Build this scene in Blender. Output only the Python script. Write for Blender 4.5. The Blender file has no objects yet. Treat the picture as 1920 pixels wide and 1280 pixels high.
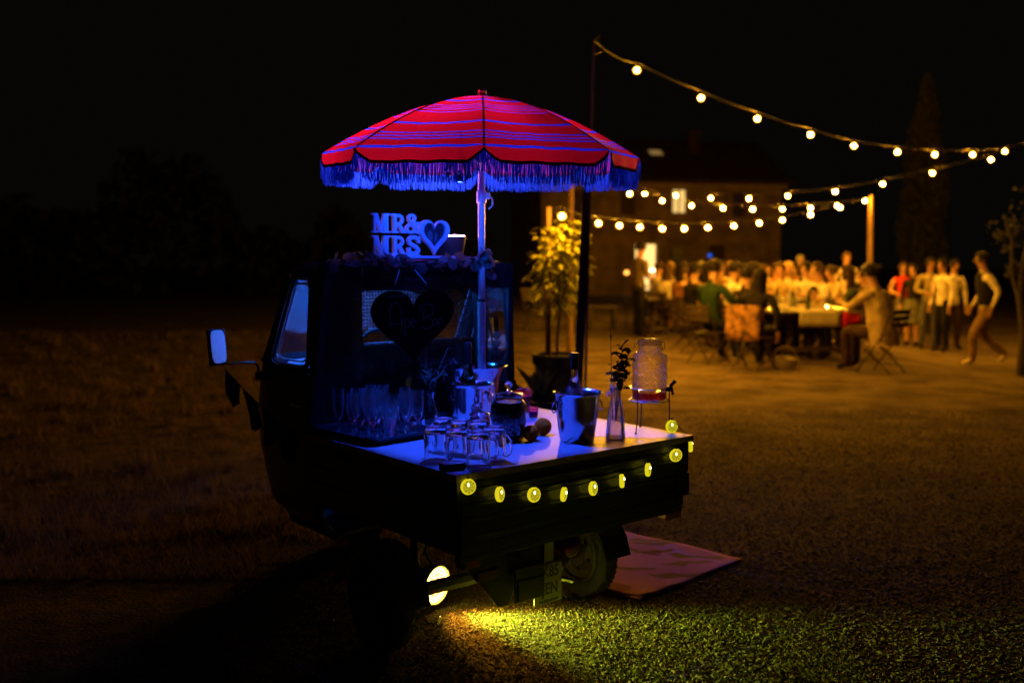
import bpy, bmesh, math, random
from mathutils import Vector, Matrix, Euler, Quaternion
R = math.radians
rnd = random.Random(7)
S = bpy.context.scene
COL = S.collection

# ------------------------------------------------------------------ camera
CAM_H = 1.515
FPX = 1867.0
PITCH = math.atan(155 / FPX)
cam_d = bpy.data.cameras.new('camera')
cam_d.lens = 36 * FPX / 1920
cam_d.sensor_width = 36
cam_d.clip_end = 400
cam_d.dof.use_dof = True
cam_d.dof.focus_distance = 3.9
cam_d.dof.aperture_fstop = 1.45
cam = bpy.data.objects.new('camera', cam_d)
cam.location = (0, 0, CAM_H)
cam.rotation_euler = (math.pi / 2 - PITCH, 0, 0)
COL.objects.link(cam)
S.camera = cam

# ------------------------------------------------------------------ night sky, exposure
wd = bpy.data.worlds.new('World')
S.world = wd
wd.use_nodes = True
bg = wd.node_tree.nodes['Background']
bg.inputs[0].default_value = (1.0, 0.80, 0.50, 1)
bg.inputs[1].default_value = 0.0020
S.view_settings.view_transform = 'Standard'
S.view_settings.look = 'None'
S.view_settings.exposure = 0
S.view_settings.gamma = 1
S.view_settings.use_curve_mapping = False
S.render.engine = 'CYCLES'
S.cycles.use_denoising = True
S.cycles.max_bounces = 16
S.cycles.diffuse_bounces = 3
S.cycles.glossy_bounces = 4
S.cycles.transmission_bounces = 16
S.cycles.transparent_max_bounces = 24
S.cycles.caustics_reflective = False
S.cycles.caustics_refractive = False
S.cycles.sample_clamp_indirect = 40.0
S.cycles.blur_glossy = 0.5

# lamp levels (radiance of each lit lens or bulb)
L_BULB = 7200.0        # festoon bulbs
L_PAR = 330.0          # upward stage lamp on the cab roof
P_CLAMP = 250.0       # added blue lamp hidden under the canopy
L_CAB = 230.0          # added blue strip in the cab
L_FLOOR = 7.0        # lamp on the ground under the bed
L_SLICE = 0.95        # citrus slice lamps

# ------------------------------------------------------------------ helpers
def ray(px, py):
    x = (px - 960) / FPX
    y = (640 - py) / FPX
    return Vector((x, math.cos(PITCH) + y * math.sin(PITCH), -math.sin(PITCH) + y * math.cos(PITCH)))

def at(px, py, Y):
    d = ray(px, py)
    return Vector((0, 0, CAM_H)) + d * (Y / d.y)

def onz(px, py, z):
    d = ray(px, py)
    return Vector((0, 0, CAM_H)) + d * ((z - CAM_H) / d.z)

def sstep(t):
    t = max(0.0, min(1.0, t))
    return t * t * (3 - 2 * t)

def gz(x, y):
    z = -0.30 * sstep((x - 4.6) / 4.6) * sstep((y - 10) / 5)
    z += 0.012 * math.sin(x * 1.3 + 0.4) * math.sin(y * 0.9) * sstep((abs(x) + y - 6) / 4)
    return z

class MB:
    def __init__(s):
        s.v = []; s.f = []; s.m = []; s.uv = {}
        s.T = Matrix.Identity(4)
    def _add(s, vs, fs, m=0):
        b = len(s.v)
        s.v += [s.T @ Vector(p) for p in vs]
        s.f += [tuple(i + b for i in f) for f in fs]
        s.m += [m] * len(fs)
        return b
    def box(s, x0, x1, y0, y1, z0, z1, m=0):
        vs = [(x, y, z) for z in (z0, z1) for y in (y0, y1) for x in (x0, x1)]
        s._add(vs, [(0, 2, 3, 1), (4, 5, 7, 6), (0, 1, 5, 4), (2, 6, 7, 3), (0, 4, 6, 2), (1, 3, 7, 5)], m)
    def lathe(s, prof, n=16, m=0, c=(0, 0, 0), sx=1, sy=1, a0=0):
        vs = []; rows = []
        for r, z in prof:
            if r < 1e-6:
                rows.append([len(vs)]); vs.append((c[0], c[1], c[2] + z))
            else:
                rows.append(list(range(len(vs), len(vs) + n)))
                for k in range(n):
                    a = a0 + 2 * math.pi * k / n
                    vs.append((c[0] + r * sx * math.cos(a), c[1] + r * sy * math.sin(a), c[2] + z))
        fs = []
        for A, B in zip(rows, rows[1:]):
            if len(A) == 1 and len(B) == 1: continue
            for k in range(n):
                k2 = (k + 1) % n
                if len(A) == 1: fs.append((A[0], B[k2], B[k]))
                elif len(B) == 1: fs.append((A[k], A[k2], B[0]))
                else: fs.append((A[k], A[k2], B[k2], B[k]))
        s._add(vs, fs, m)
    def tube(s, pts, r, n=8, m=0, cap=True, closed=False):
        pts = [Vector(p) for p in pts]
        rs = r if isinstance(r, (list, tuple)) else [r] * len(pts)
        N = len(pts)
        t0 = None; vs = []; fs = []
        nrm = None
        for i, p in enumerate(pts):
            if closed: t = pts[(i + 1) % N] - pts[i - 1]
            else: t = pts[min(i + 1, N - 1)] - pts[max(i - 1, 0)]
            t = t.normalized() if t.length > 1e-9 else Vector((0, 0, 1))
            if nrm is None:
                up = Vector((0, 0, 1)) if abs(t.z) < .9 else Vector((1, 0, 0))
                nrm = t.cross(up).normalized()
            else:
                nrm = (nrm - t * nrm.dot(t))
                nrm = nrm.normalized() if nrm.length > 1e-6 else t.orthogonal().normalized()
            b = t.cross(nrm)
            for k in range(n):
                a = 2 * math.pi * k / n
                vs.append(p + (nrm * math.cos(a) + b * math.sin(a)) * rs[i])
        for i in range(N if closed else N - 1):
            j = (i + 1) % N
            for k in range(n):
                k2 = (k + 1) % n
                fs.append((i * n + k, i * n + k2, j * n + k2, j * n + k))
        if cap and not closed:
            fs.append(tuple(reversed(range(n))))
            fs.append(tuple(range((N - 1) * n, N * n)))
        s._add(vs, fs, m)
    def prism(s, poly, z0, z1, m=0):
        """polygon in x,y extruded along z"""
        n = len(poly)
        vs = [(x, y, z0) for x, y in poly] + [(x, y, z1) for x, y in poly]
        fs = [tuple(reversed(range(n))), tuple(range(n, 2 * n))]
        fs += [(i, (i + 1) % n, n + (i + 1) % n, n + i) for i in range(n)]
        s._add(vs, fs, m)
    def strip(s, path, w, z0, z1, m=0, closed=False):
        """flat ribbon of width w following a 2D path, extruded in z"""
        P = [Vector((x, y)) for x, y in path]; n = len(P)
        ws = w if isinstance(w, (list, tuple)) else [w] * n
        L = []; Rr = []
        for i in range(n):
            a = P[i - 1] if (closed or i) else P[0]
            b = P[(i + 1) % n] if (closed or i < n - 1) else P[-1]
            t = (b - a); t = t.normalized() if t.length > 1e-9 else Vector((1, 0))
            q = Vector((-t.y, t.x)) * ws[i] / 2
            L.append(P[i] + q); Rr.append(P[i] - q)
        vs = []
        for z in (z0, z1):
            vs += [(p.x, p.y, z) for p in L] + [(p.x, p.y, z) for p in Rr]
        fs = []
        for i in range(n if closed else n - 1):
            j = (i + 1) % n
            fs += [(i, n + i, n + j, j), (2 * n + i, 2 * n + j, 3 * n + j, 3 * n + i),
                   (i, j, 2 * n + j, 2 * n + i), (n + i, 3 * n + i, 3 * n + j, n + j)]
        if not closed:
            fs += [(0, 2 * n, 3 * n, n), (n - 1, 2 * n - 1, 4 * n - 1, 3 * n - 1)]
        s._add(vs, fs, m)
    def grid(s, P, m=0, closed=False, skip=None):
        """P[i][j] points"""
        ni = len(P); nj = len(P[0])
        fs = []
        for i in range(ni - 1):
            for j in range(nj if closed else nj - 1):
                if skip and skip(i, j): continue
                j2 = (j + 1) % nj
                fs.append((i * nj + j, i * nj + j2, (i + 1) * nj + j2, (i + 1) * nj + j))
        s._add([p for row in P for p in row], fs, m)
    def mesh(s, name, mats, smooth=40, bev=0):
        me = bpy.data.meshes.new(name)
        me.from_pydata([tuple(p) for p in s.v], [], s.f)
        for mm in (mats if isinstance(mats, (list, tuple)) else [mats]): me.materials.append(mm)
        me.polygons.foreach_set('material_index', s.m)
        bm = bmesh.new(); bm.from_mesh(me)
        bmesh.ops.recalc_face_normals(bm, faces=bm.faces)
        bm.to_mesh(me); bm.free()
        if smooth:
            me.polygons.foreach_set('use_smooth', [True] * len(me.polygons))
            me.set_sharp_from_angle(angle=R(smooth))
        me.update()
        return me
    def build(s, name, mats, parent=None, smooth=40, bev=0, loc=None, rot=None):
        o = bpy.data.objects.new(name, s.mesh(name, mats, smooth))
        COL.objects.link(o)
        if bev:
            b = o.modifiers.new('bevel', 'BEVEL'); b.width = bev; b.segments = 2; b.limit_method = 'ANGLE'
            b.harden_normals = False
        if parent: o.parent = parent
        if loc is not None: o.location = loc
        if rot is not None: o.rotation_euler = rot
        return o

def thing(name, label, cat, loc=(0, 0, 0), rz=0, group=None):
    o = bpy.data.objects.new(name, None); COL.objects.link(o)
    o.empty_display_size = .05
    o.location = loc; o.rotation_euler = (0, 0, rz)
    return tag(o, label, cat, group)
def tag(o, label=None, cat=None, group=None, kind=None):
    if label: o['label'] = label
    if cat: o['category'] = cat
    if group: o['group'] = group
    if kind: o['kind'] = kind
    return o
def inst(name, me, parent=None, loc=(0, 0, 0), rot=(0, 0, 0), scale=(1, 1, 1)):
    o = bpy.data.objects.new(name, me); COL.objects.link(o)
    o.parent = parent; o.location = loc
    if isinstance(rot, Quaternion):
        o.rotation_mode = 'QUATERNION'; o.rotation_quaternion = rot
    else: o.rotation_euler = rot
    o.scale = scale if isinstance(scale, (tuple, list)) else (scale,) * 3
    return o
def kids(o): return [c for c in bpy.data.objects if c.parent == o]
CH = {}
def dup(root, loc, rz=0, label=None, group=None, tree=None):
    """copy of a thing with copies of its parts and sub-parts; tree = cached child list"""
    r = root.copy(); COL.objects.link(r); r.location = loc; r.rotation_euler = (0, 0, rz)
    if label: r['label'] = label
    if group: r['group'] = group
    if root.name not in CH:
        CH[root.name] = [(c, list(c.children)) for c in root.children]
    for c, gs in CH[root.name]:
        k = c.copy(); COL.objects.link(k); k.parent = r
        for g in gs:
            d = g.copy(); COL.objects.link(d); d.parent = k
    return r

# ---- materials
def nt(name):
    m = bpy.data.materials.new(name); m.use_nodes = True
    t = m.node_tree
    return m, t, t.nodes['Principled BSDF'], t.nodes['Material Output']
def M(name, col, rough=.5, metal=0, var=0.25, scale=30, bump=0.0, bscale=150, spec=.5, coat=0, rvar=.1, stretch=None, trans=0):
    m, t, p, out = nt(name)
    N = t.nodes; Lk = t.links
    p.inputs['Roughness'].default_value = rough
    p.inputs['Metallic'].default_value = metal
    p.inputs['Specular IOR Level'].default_value = spec
    p.inputs['Coat Weight'].default_value = coat
    if trans: p.inputs['Transmission Weight'].default_value = trans
    tc = N.new('ShaderNodeTexCoord')
    src = tc.outputs['Object']
    if stretch:
        mp = N.new('ShaderNodeMapping'); mp.inputs['Scale'].default_value = stretch
        Lk.new(src, mp.inputs[0]); src = mp.outputs[0]
    nz = N.new('ShaderNodeTexNoise'); nz.inputs['Scale'].default_value = scale; nz.inputs['Detail'].default_value = 5
    Lk.new(src, nz.inputs['Vector'])
    rp = N.new('ShaderNodeValToRGB')
    rp.color_ramp.elements[0].position = .3; rp.color_ramp.elements[1].position = .72
    rp.color_ramp.elements[0].color = tuple(c * (1 - var) for c in col[:3]) + (1,)
    rp.color_ramp.elements[1].color = tuple(min(1, c * (1 + var)) for c in col[:3]) + (1,)
    Lk.new(nz.outputs['Fac'], rp.inputs[0]); Lk.new(rp.outputs[0], p.inputs['Base Color'])
    if rvar:
        mr = N.new('ShaderNodeMapRange'); mr.inputs['To Min'].default_value = max(.02, rough - rvar); mr.inputs['To Max'].default_value = min(1, rough + rvar)
        Lk.new(nz.outputs['Fac'], mr.inputs[0]); Lk.new(mr.outputs[0], p.inputs['Roughness'])
    if bump:
        n2 = N.new('ShaderNodeTexNoise'); n2.inputs['Scale'].default_value = bscale; n2.inputs['Detail'].default_value = 4
        Lk.new(src, n2.inputs['Vector'])
        b = N.new('ShaderNodeBump'); b.inputs['Strength'].default_value = bump; b.inputs['Distance'].default_value = .02
        Lk.new(n2.outputs['Fac'], b.inputs['Height']); Lk.new(b.outputs[0], p.inputs['Normal'])
    return m
def EMI(name, col, st):
    m = bpy.data.materials.new(name); m.use_nodes = True; t = m.node_tree
    t.nodes.remove(t.nodes['Principled BSDF'])
    e = t.nodes.new('ShaderNodeEmission'); e.inputs[0].default_value = tuple(col) + (1,); e.inputs[1].default_value = st
    t.links.new(e.outputs[0], t.nodes['Material Output'].inputs[0])
    return m
def MIXG(name, k):
    m = GLASS(name, (.98, .99, 1), .02); t = m.node_tree; N = t.nodes
    tr = N.new('ShaderNodeBsdfTransparent'); mx = N.new('ShaderNodeMixShader'); mx.inputs[0].default_value = k
    t.links.new(tr.outputs[0], mx.inputs[1]); t.links.new(N['Principled BSDF'].outputs[0], mx.inputs[2]); t.links.new(mx.outputs[0], N['Material Output'].inputs[0])
    return m
def THIN(name, tint=(1, 1, 1), f=1.0, rough=.02, haze=0, hcol=(.8, .8, .8), hsc=90):
    """thin walled glass: clear with a fresnel sheen, optional translucent haze"""
    m = bpy.data.materials.new(name); m.use_nodes = True; t = m.node_tree
    t.nodes.remove(t.nodes['Principled BSDF'])
    N = t.nodes
    tr = N.new('ShaderNodeBsdfTransparent'); tr.inputs[0].default_value = tuple(tint) + (1,)
    gl = N.new('ShaderNodeBsdfGlossy'); gl.inputs['Roughness'].default_value = rough
    fr = N.new('ShaderNodeFresnel'); fr.inputs[0].default_value = 1.5
    mu = N.new('ShaderNodeMath'); mu.operation = 'MULTIPLY'; mu.inputs[1].default_value = f; mu.use_clamp = True
    mx = N.new('ShaderNodeMixShader')
    t.links.new(fr.outputs[0], mu.inputs[0]); t.links.new(mu.outputs[0], mx.inputs[0])
    t.links.new(tr.outputs[0], mx.inputs[1]); t.links.new(gl.outputs[0], mx.inputs[2])
    last = mx
    if haze:
        df = N.new('ShaderNodeBsdfTranslucent'); df.inputs[0].default_value = tuple(hcol) + (1,)
        nz = N.new('ShaderNodeTexNoise'); nz.inputs['Scale'].default_value = hsc; nz.inputs['Detail'].default_value = 4
        tc = N.new('ShaderNodeTexCoord'); t.links.new(tc.outputs['Object'], nz.inputs['Vector'])
        m2 = N.new('ShaderNodeMapRange'); m2.inputs[1].default_value = .35; m2.inputs[2].default_value = .75
        m2.inputs[3].default_value = haze * .5; m2.inputs[4].default_value = haze
        t.links.new(nz.outputs[0], m2.inputs[0])
        x2 = N.new('ShaderNodeMixShader'); t.links.new(m2.outputs[0], x2.inputs[0])
        t.links.new(mx.outputs[0], x2.inputs[1]); t.links.new(df.outputs[0], x2.inputs[2]); last = x2
    t.links.new(last.outputs[0], N['Material Output'].inputs[0])
    return m
def GLASS(name, col=(1, 1, 1), rough=.0, ior=1.48):
    m, t, p, out = nt(name)
    p.inputs['Base Color'].default_value = tuple(col) + (1,)
    p.inputs['Roughness'].default_value = rough
    p.inputs['IOR'].default_value = ior
    p.inputs['Transmission Weight'].default_value = 1
    return m
def CLOTH(name, col, tl=.3, var=.12, scale=400, bump=.15):
    m, t, p, out = nt(name)
    N = t.nodes
    p.inputs['Roughness'].default_value = .9; p.inputs['Specular IOR Level'].default_value = .15
    tc = N.new('ShaderNodeTexCoord'); nz = N.new('ShaderNodeTexNoise'); nz.inputs['Scale'].default_value = scale
    t.links.new(tc.outputs['Object'], nz.inputs['Vector'])
    rp = N.new('ShaderNodeValToRGB')
    rp.color_ramp.elements[0].color = tuple(c * (1 - var) for c in col) + (1,)
    rp.color_ramp.elements[1].color = tuple(min(1, c * (1 + var)) for c in col) + (1,)
    t.links.new(nz.outputs[0], rp.inputs[0]); t.links.new(rp.outputs[0], p.inputs['Base Color'])
    b = N.new('ShaderNodeBump'); b.inputs['Strength'].default_value = bump; b.inputs['Distance'].default_value = .01
    t.links.new(nz.outputs[0], b.inputs['Height']); t.links.new(b.outputs[0], p.inputs['Normal'])
    if tl:
        tr = N.new('ShaderNodeBsdfTranslucent'); t.links.new(rp.outputs[0], tr.inputs[0])
        mx = N.new('ShaderNodeMixShader'); mx.inputs[0].default_value = tl
        t.links.new(p.outputs[0], mx.inputs[1]); t.links.new(tr.outputs[0], mx.inputs[2])
        t.links.new(mx.outputs[0], out.inputs[0])
    return m

m_paint = M('dark_green_paint', (.022, .032, .022), .38, 0, .3, 8, .02, 60, coat=.2)
m_cab = M('dark_cab_paint', (.018, .022, .03), .35, 0, .3, 8, coat=.3)
m_black = M('black_plastic', (.008, .008, .008), .6, 0, .3, 40)
m_rubber = M('tyre_rubber', (.035, .033, .03), .8, 0, .35, 25, .3, 90)
m_rim = M('rusty_rim', (.045, .032, .022), .65, .3, .4, 30, .1, 60)
m_under = M('greasy_underbody', (.02, .018, .015), .65, .2, .4, 18, .2, 40)
m_table = M('white_laminate_sheet', (.205, .205, .215), .45, 0, .05, 5, .01, 200, spec=.22, rvar=.05)
m_edge = M('lit_table_edge', (.48, .40, .28), .5, .1, .3, 20)  # edge colour raised to look lit by the lamps along it
m_steel = M('polished_steel', (.72, .72, .74), .16, 1, .06, 12, rvar=.05)
m_chrome = M('bright_trim', (.8, .8, .82), .2, 1, .05, 10, rvar=.03)
m_wire = M('dark_wire', (.04, .035, .03), .4, .7, .2, 50)
m_white = M('white_board', (.78, .78, .80), .5, 0, .06, 20, .03, 200)
m_pole = M('white_enamel_pole', (.80, .80, .80), .3, 0, .05, 14, rvar=.04)
m_board = M('blackboard_face', (.005, .005, .006), .8, 0, .3, 30, spec=.05)
m_chalk = M('chalk_lettering', (.12, .13, .15), .9, 0, .3, 200)
m_mirror = M('mirror_glass', (.9, .9, .92), .03, 1, .02, 5, rvar=.01)
m_pane = THIN('window_glass', (.8, .85, .9), 1.0, .05, .022, (.3, .5, .85))  # blue tint in the haze stands in for blue light on the pane
m_clear = THIN('clean_window_glass', (.93, .95, .96), .35, .03)
m_thin = THIN('clear_thin_glass', (.97, .98, .99), 1.8, .08)
m_flute = THIN('flute_glass', (.95, .96, .98), 3.0, .09, .035, (.8, .85, .95))
m_mug = MIXG('mug_glass', .97)
m_knob = MIXG('solid_glass_knob', .8)
m_frost = THIN('beaded_jar_glass', (.95, .93, .92), 1.8, .10, .42, (.95, .80, .68), 55)
m_dark_leaf = CLOTH('dark_leaf', (.035, .045, .028), .2, .3, 60, .1)
m_euc = CLOTH('eucalyptus_leaf', (.20, .24, .23), .3, .25, 40, .1)
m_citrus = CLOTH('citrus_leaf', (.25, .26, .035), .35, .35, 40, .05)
m_bark = M('bark', (.10, .07, .045), .9, 0, .4, 30, .6, 60)
m_wood = M('weathered_wood', (.22, .13, .07), .7, 0, .3, 10, .2, 80, stretch=(1, 1, .1))
m_dwood = M('dark_wood', (.05, .032, .02), .6, 0, .3, 10, .15, 80)
m_terra = M('terracotta', (.22, .10, .06), .85, 0, .25, 20, .2, 60)
m_bulb = EMI('lit_festoon_bulb', (1, .43, .022), L_BULB)
def halo_mat():  # amber glow put into a shell to imitate the halo round each bulb
    m = bpy.data.materials.new('bulb_halo_shell'); m.use_nodes = True; t = m.node_tree; N = t.nodes
    N.remove(N['Principled BSDF'])
    tr = N.new('ShaderNodeBsdfTransparent'); tr.inputs[0].default_value = (1, .93, .8, 1)
    e = N.new('ShaderNodeEmission'); e.inputs[0].default_value = (1, .40, .035, 1); e.inputs[1].default_value = 4.2
    ad = N.new('ShaderNodeAddShader'); t.links.new(tr.outputs[0], ad.inputs[0]); t.links.new(e.outputs[0], ad.inputs[1]); t.links.new(ad.outputs[0], N['Material Output'].inputs[0])
    m.cycles.emission_sampling = 'NONE'; return m
m_halo = halo_mat()
m_cable = M('black_cable', (.009, .008, .006), .7, 0, .2, 40)
m_bottle = GLASS('green_bottle_glass', (.10, .16, .08))
m_foil = M('dark_bottle_foil', (.03, .02, .02), .35, .6, .3, 60)
# ------------------------------------------------------------------ ground
def ground_mat():
    m, t, p, out = nt('gravel_and_earth'); N = t.nodes; K = t.links
    p.inputs['Roughness'].default_value = .95; p.inputs['Specular IOR Level'].default_value = .1
    g = N.new('ShaderNodeNewGeometry')
    def noise(sc, det=6, rough=.6):
        n = N.new('ShaderNodeTexNoise'); n.inputs['Scale'].default_value = sc; n.inputs['Detail'].default_value = det
        n.inputs['Roughness'].default_value = rough; K.new(g.outputs['Position'], n.inputs['Vector']); return n
    def ramp(a, b, p0, p1, fac):
        r = N.new('ShaderNodeValToRGB'); r.color_ramp.elements[0].position = p0; r.color_ramp.elements[1].position = p1
        r.color_ramp.elements[0].color = a + (1,); r.color_ramp.elements[1].color = b + (1,); K.new(fac, r.inputs[0]); return r
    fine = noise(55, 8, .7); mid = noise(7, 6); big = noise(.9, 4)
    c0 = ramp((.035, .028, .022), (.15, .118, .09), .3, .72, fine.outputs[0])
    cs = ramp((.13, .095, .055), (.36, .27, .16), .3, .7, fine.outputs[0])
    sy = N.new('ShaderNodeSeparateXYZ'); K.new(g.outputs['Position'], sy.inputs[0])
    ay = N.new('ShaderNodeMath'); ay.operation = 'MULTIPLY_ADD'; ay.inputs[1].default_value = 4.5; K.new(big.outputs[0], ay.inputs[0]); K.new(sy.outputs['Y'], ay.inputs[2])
    my = N.new('ShaderNodeMapRange'); my.interpolation_type = 'SMOOTHSTEP'; my.inputs[1].default_value = 7.4; my.inputs[2].default_value = 13.2; K.new(ay.outputs[0], my.inputs[0])  # dark gravel to sandy earth; also puts lamp falloff into the colour
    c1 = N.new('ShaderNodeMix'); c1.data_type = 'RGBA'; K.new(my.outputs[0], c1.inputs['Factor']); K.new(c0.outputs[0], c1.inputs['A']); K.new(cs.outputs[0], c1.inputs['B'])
    c2 = ramp((.03, .023, .012), (.16, .115, .055), .3, .7, mid.outputs[0])
    sx = N.new('ShaderNodeSeparateXYZ'); K.new(g.outputs['Position'], sx.inputs[0])
    ad = N.new('ShaderNodeMath'); ad.operation = 'MULTIPLY_ADD'; ad.inputs[1].default_value = 3.0
    K.new(big.outputs[0], ad.inputs[0]); K.new(sx.outputs['X'], ad.inputs[2])
    mr = N.new('ShaderNodeMapRange'); mr.inputs[1].default_value = .6; mr.inputs[2].default_value = 2.2
    K.new(ad.outputs[0], mr.inputs[0])
    mx = N.new('ShaderNodeMix'); mx.data_type = 'RGBA'
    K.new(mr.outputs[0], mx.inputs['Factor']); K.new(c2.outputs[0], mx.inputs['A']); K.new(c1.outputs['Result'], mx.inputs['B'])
    pt = ramp((.42, .40, .36), (1, 1, 1), .36, .60, noise(1.7, 5).outputs[0])
    mu = N.new('ShaderNodeMix'); mu.data_type = 'RGBA'; mu.blend_type = 'MULTIPLY'; mu.inputs['Factor'].default_value = 1
    K.new(mx.outputs['Result'], mu.inputs['A']); K.new(pt.outputs[0], mu.inputs['B'])
    K.new(mu.outputs['Result'], p.inputs['Base Color'])
    vo = N.new('ShaderNodeTexVoronoi'); vo.inputs['Scale'].default_value = 60; K.new(g.outputs['Position'], vo.inputs['Vector'])
    sm = N.new('ShaderNodeMath'); sm.operation = 'MULTIPLY_ADD'; sm.inputs[1].default_value = -.7
    K.new(vo.outputs['Distance'], sm.inputs[0]); K.new(fine.outputs[0], sm.inputs[2])
    b = N.new('ShaderNodeBump'); b.inputs['Strength'].default_value = .9; b.inputs['Distance'].default_value = .03
    K.new(sm.outputs[0], b.inputs['Height'])
    b2 = N.new('ShaderNodeBump'); b2.inputs['Strength'].default_value = .4; b2.inputs['Distance'].default_value = .08
    K.new(mid.outputs[0], b2.inputs['Height']); K.new(b.outputs[0], b2.inputs['Normal'])
    K.new(b2.outputs[0], p.inputs['Normal'])
    return m
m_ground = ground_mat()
def axis(a, b, dense0, dense1, fine, coarse):
    xs = [a]
    while xs[-1] < b:
        x = xs[-1]
        d = 0 if dense0 <= x <= dense1 else min(abs(x - dense0), abs(x - dense1))
        xs.append(x + min(coarse, fine + d * .22))
    return xs
gx = axis(-110, 110, -3, 9, .25, 8); gy = axis(-25, 160, 2, 18, .25, 8)
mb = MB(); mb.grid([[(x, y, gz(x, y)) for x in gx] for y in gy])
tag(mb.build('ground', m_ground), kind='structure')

def chips(name, mat, pts, s0, s1, flat=.5, lift=.35, seed=3):
    r = random.Random(seed); vs = []; fs = []
    for (x, y) in pts:
        s = r.uniform(s0, s1) * (1.6 if r.random() < .06 else 1); z = gz(x, y) + s * lift * flat
        q = Euler((r.uniform(-.6, .6), r.uniform(-.6, .6), r.uniform(0, 6.28))).to_matrix()
        a = s * r.uniform(.8, 1.3); c = s * r.uniform(.4, .8); h = s * flat * r.uniform(.6, 1.2); b0 = len(vs)
        for p in ((a, 0, 0), (.2 * a, c, .1 * h), (-a, .1 * c, 0), (0, -c, 0), (.2 * a, 0, h), (0, .1 * c, -h)):
            p = q @ Vector(p); vs.append((x + p.x, y + p.y, z + p.z))
        for f in ((0, 1, 4), (1, 2, 4), (2, 3, 4), (3, 0, 4), (1, 0, 5), (2, 1, 5), (3, 2, 5), (0, 3, 5)):
            fs.append(tuple(b0 + i for i in f))
    me = bpy.data.meshes.new(name); me.from_pydata(vs, [], fs); me.materials.append(mat)
    o = bpy.data.objects.new(name, me); COL.objects.link(o); tag(o, kind='stuff'); return o
m_stone = M('gravel_chip', (.13, .112, .088), .85, 0, .55, 9, spec=.2)
m_soil = M('soil_crumb', (.19, .15, .10), .95, 0, .5, 20, spec=.1)
r = random.Random(11); pts = []
while len(pts) < 60000:
    y = 3.1 + 6.9 * r.random() ** 1.7; x = r.uniform(-.3, 1.15) * y * .56
    if y < 2.9 or x < .42 + .16 * math.sin(y * 3.1) + .1 * r.random() and r.random() < (.97 if y < 5.4 else .6): continue
    pts.append((x, y))
gr = chips('gravel', m_stone, pts, .0045, .0105, .5)
tag(gr, 'loose pale gravel chips spread over the yard right of the truck', 'gravel')
pts = [(r.uniform(-1.3, .75), 3.0 + 2.6 * r.random() ** 1.2) for _ in range(26000)]
so = chips('soil_crumbs', m_soil, pts, .0025, .007, .7, seed=5)
tag(so, 'crumbly bare earth and grit lit yellow under the truck', 'soil')
m_cover = CLOTH('low_ground_cover', (.16, .17, .055), .2, .4, 40, 0)
r = random.Random(19); pts = []
while len(pts) < 9000:
    y = 3.0 + 1.9 * r.random(); x = r.uniform(.35, 2.4)
    if x < .42 + .2 * math.sin(y * 5): continue
    pts.append((x, y))
gc = chips('ground_cover', m_cover, pts, .005, .0115, .2, lift=1.6, seed=9); tag(gc, 'low leafy ground cover lit green in front of the rug', 'ground cover')
vs = []; fs = []
for _ in range(24000):
    y = 3.0 + 1.9 * r.random(); x = r.uniform(-.75, 1.3); b0 = len(vs); h = r.uniform(.006, .022); a = r.uniform(0, 6.28); w_ = r.uniform(.0008, .0016); z = gz(x, y); a2 = r.uniform(0, 6.28)
    vs += [(x - w_ * math.cos(a), y - w_ * math.sin(a), z), (x + w_ * math.cos(a), y + w_ * math.sin(a), z), (x + h * .8 * math.cos(a2), y + h * .8 * math.sin(a2), z + h)]; fs.append((b0, b0 + 1, b0 + 2))
me = bpy.data.meshes.new('short_grass'); me.from_pydata(vs, [], fs); me.materials.append(m_cover)
o = bpy.data.objects.new('short_grass', me); COL.objects.link(o); tag(o, 'very short sparse grass on the bare earth below the tailgate', 'grass', kind='stuff')
# dry grass
mb = MB(); r = random.Random(5)
vs = []; fs = []
for _ in range(26000):
    y = 4.6 + 16 * r.random() ** 1.5; x = r.uniform(-.62, -.06 if y > 7 else -.22) * y
    if y > 7 and r.random() < .3: x = r.uniform(-.6, .05) * y
    h = r.uniform(.015, .06) * (1 + .03 * y); a = r.uniform(0, 6.28); wd_ = r.uniform(.002, .004) * (1 + .06 * y)
    lx, ly = h * .7 * math.cos(a + 1), h * .7 * math.sin(a + 1); b0 = len(vs); z = gz(x, y)
    vs += [(x - wd_ * math.cos(a), y - wd_ * math.sin(a), z), (x + wd_ * math.cos(a), y + wd_ * math.sin(a), z), (x + lx, y + ly, z + h)]
    fs.append((b0, b0 + 1, b0 + 2))
me = bpy.data.meshes.new('dry_grass'); me.from_pydata(vs, [], fs)
m_grass = CLOTH('dry_grass_blade', (.16, .115, .05), .3, .3, 3, 0); me.materials.append(m_grass)
o = bpy.data.objects.new('dry_grass', me); COL.objects.link(o)
tag(o, 'short dry grass of the field left of the truck', 'grass', kind='stuff')

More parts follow.
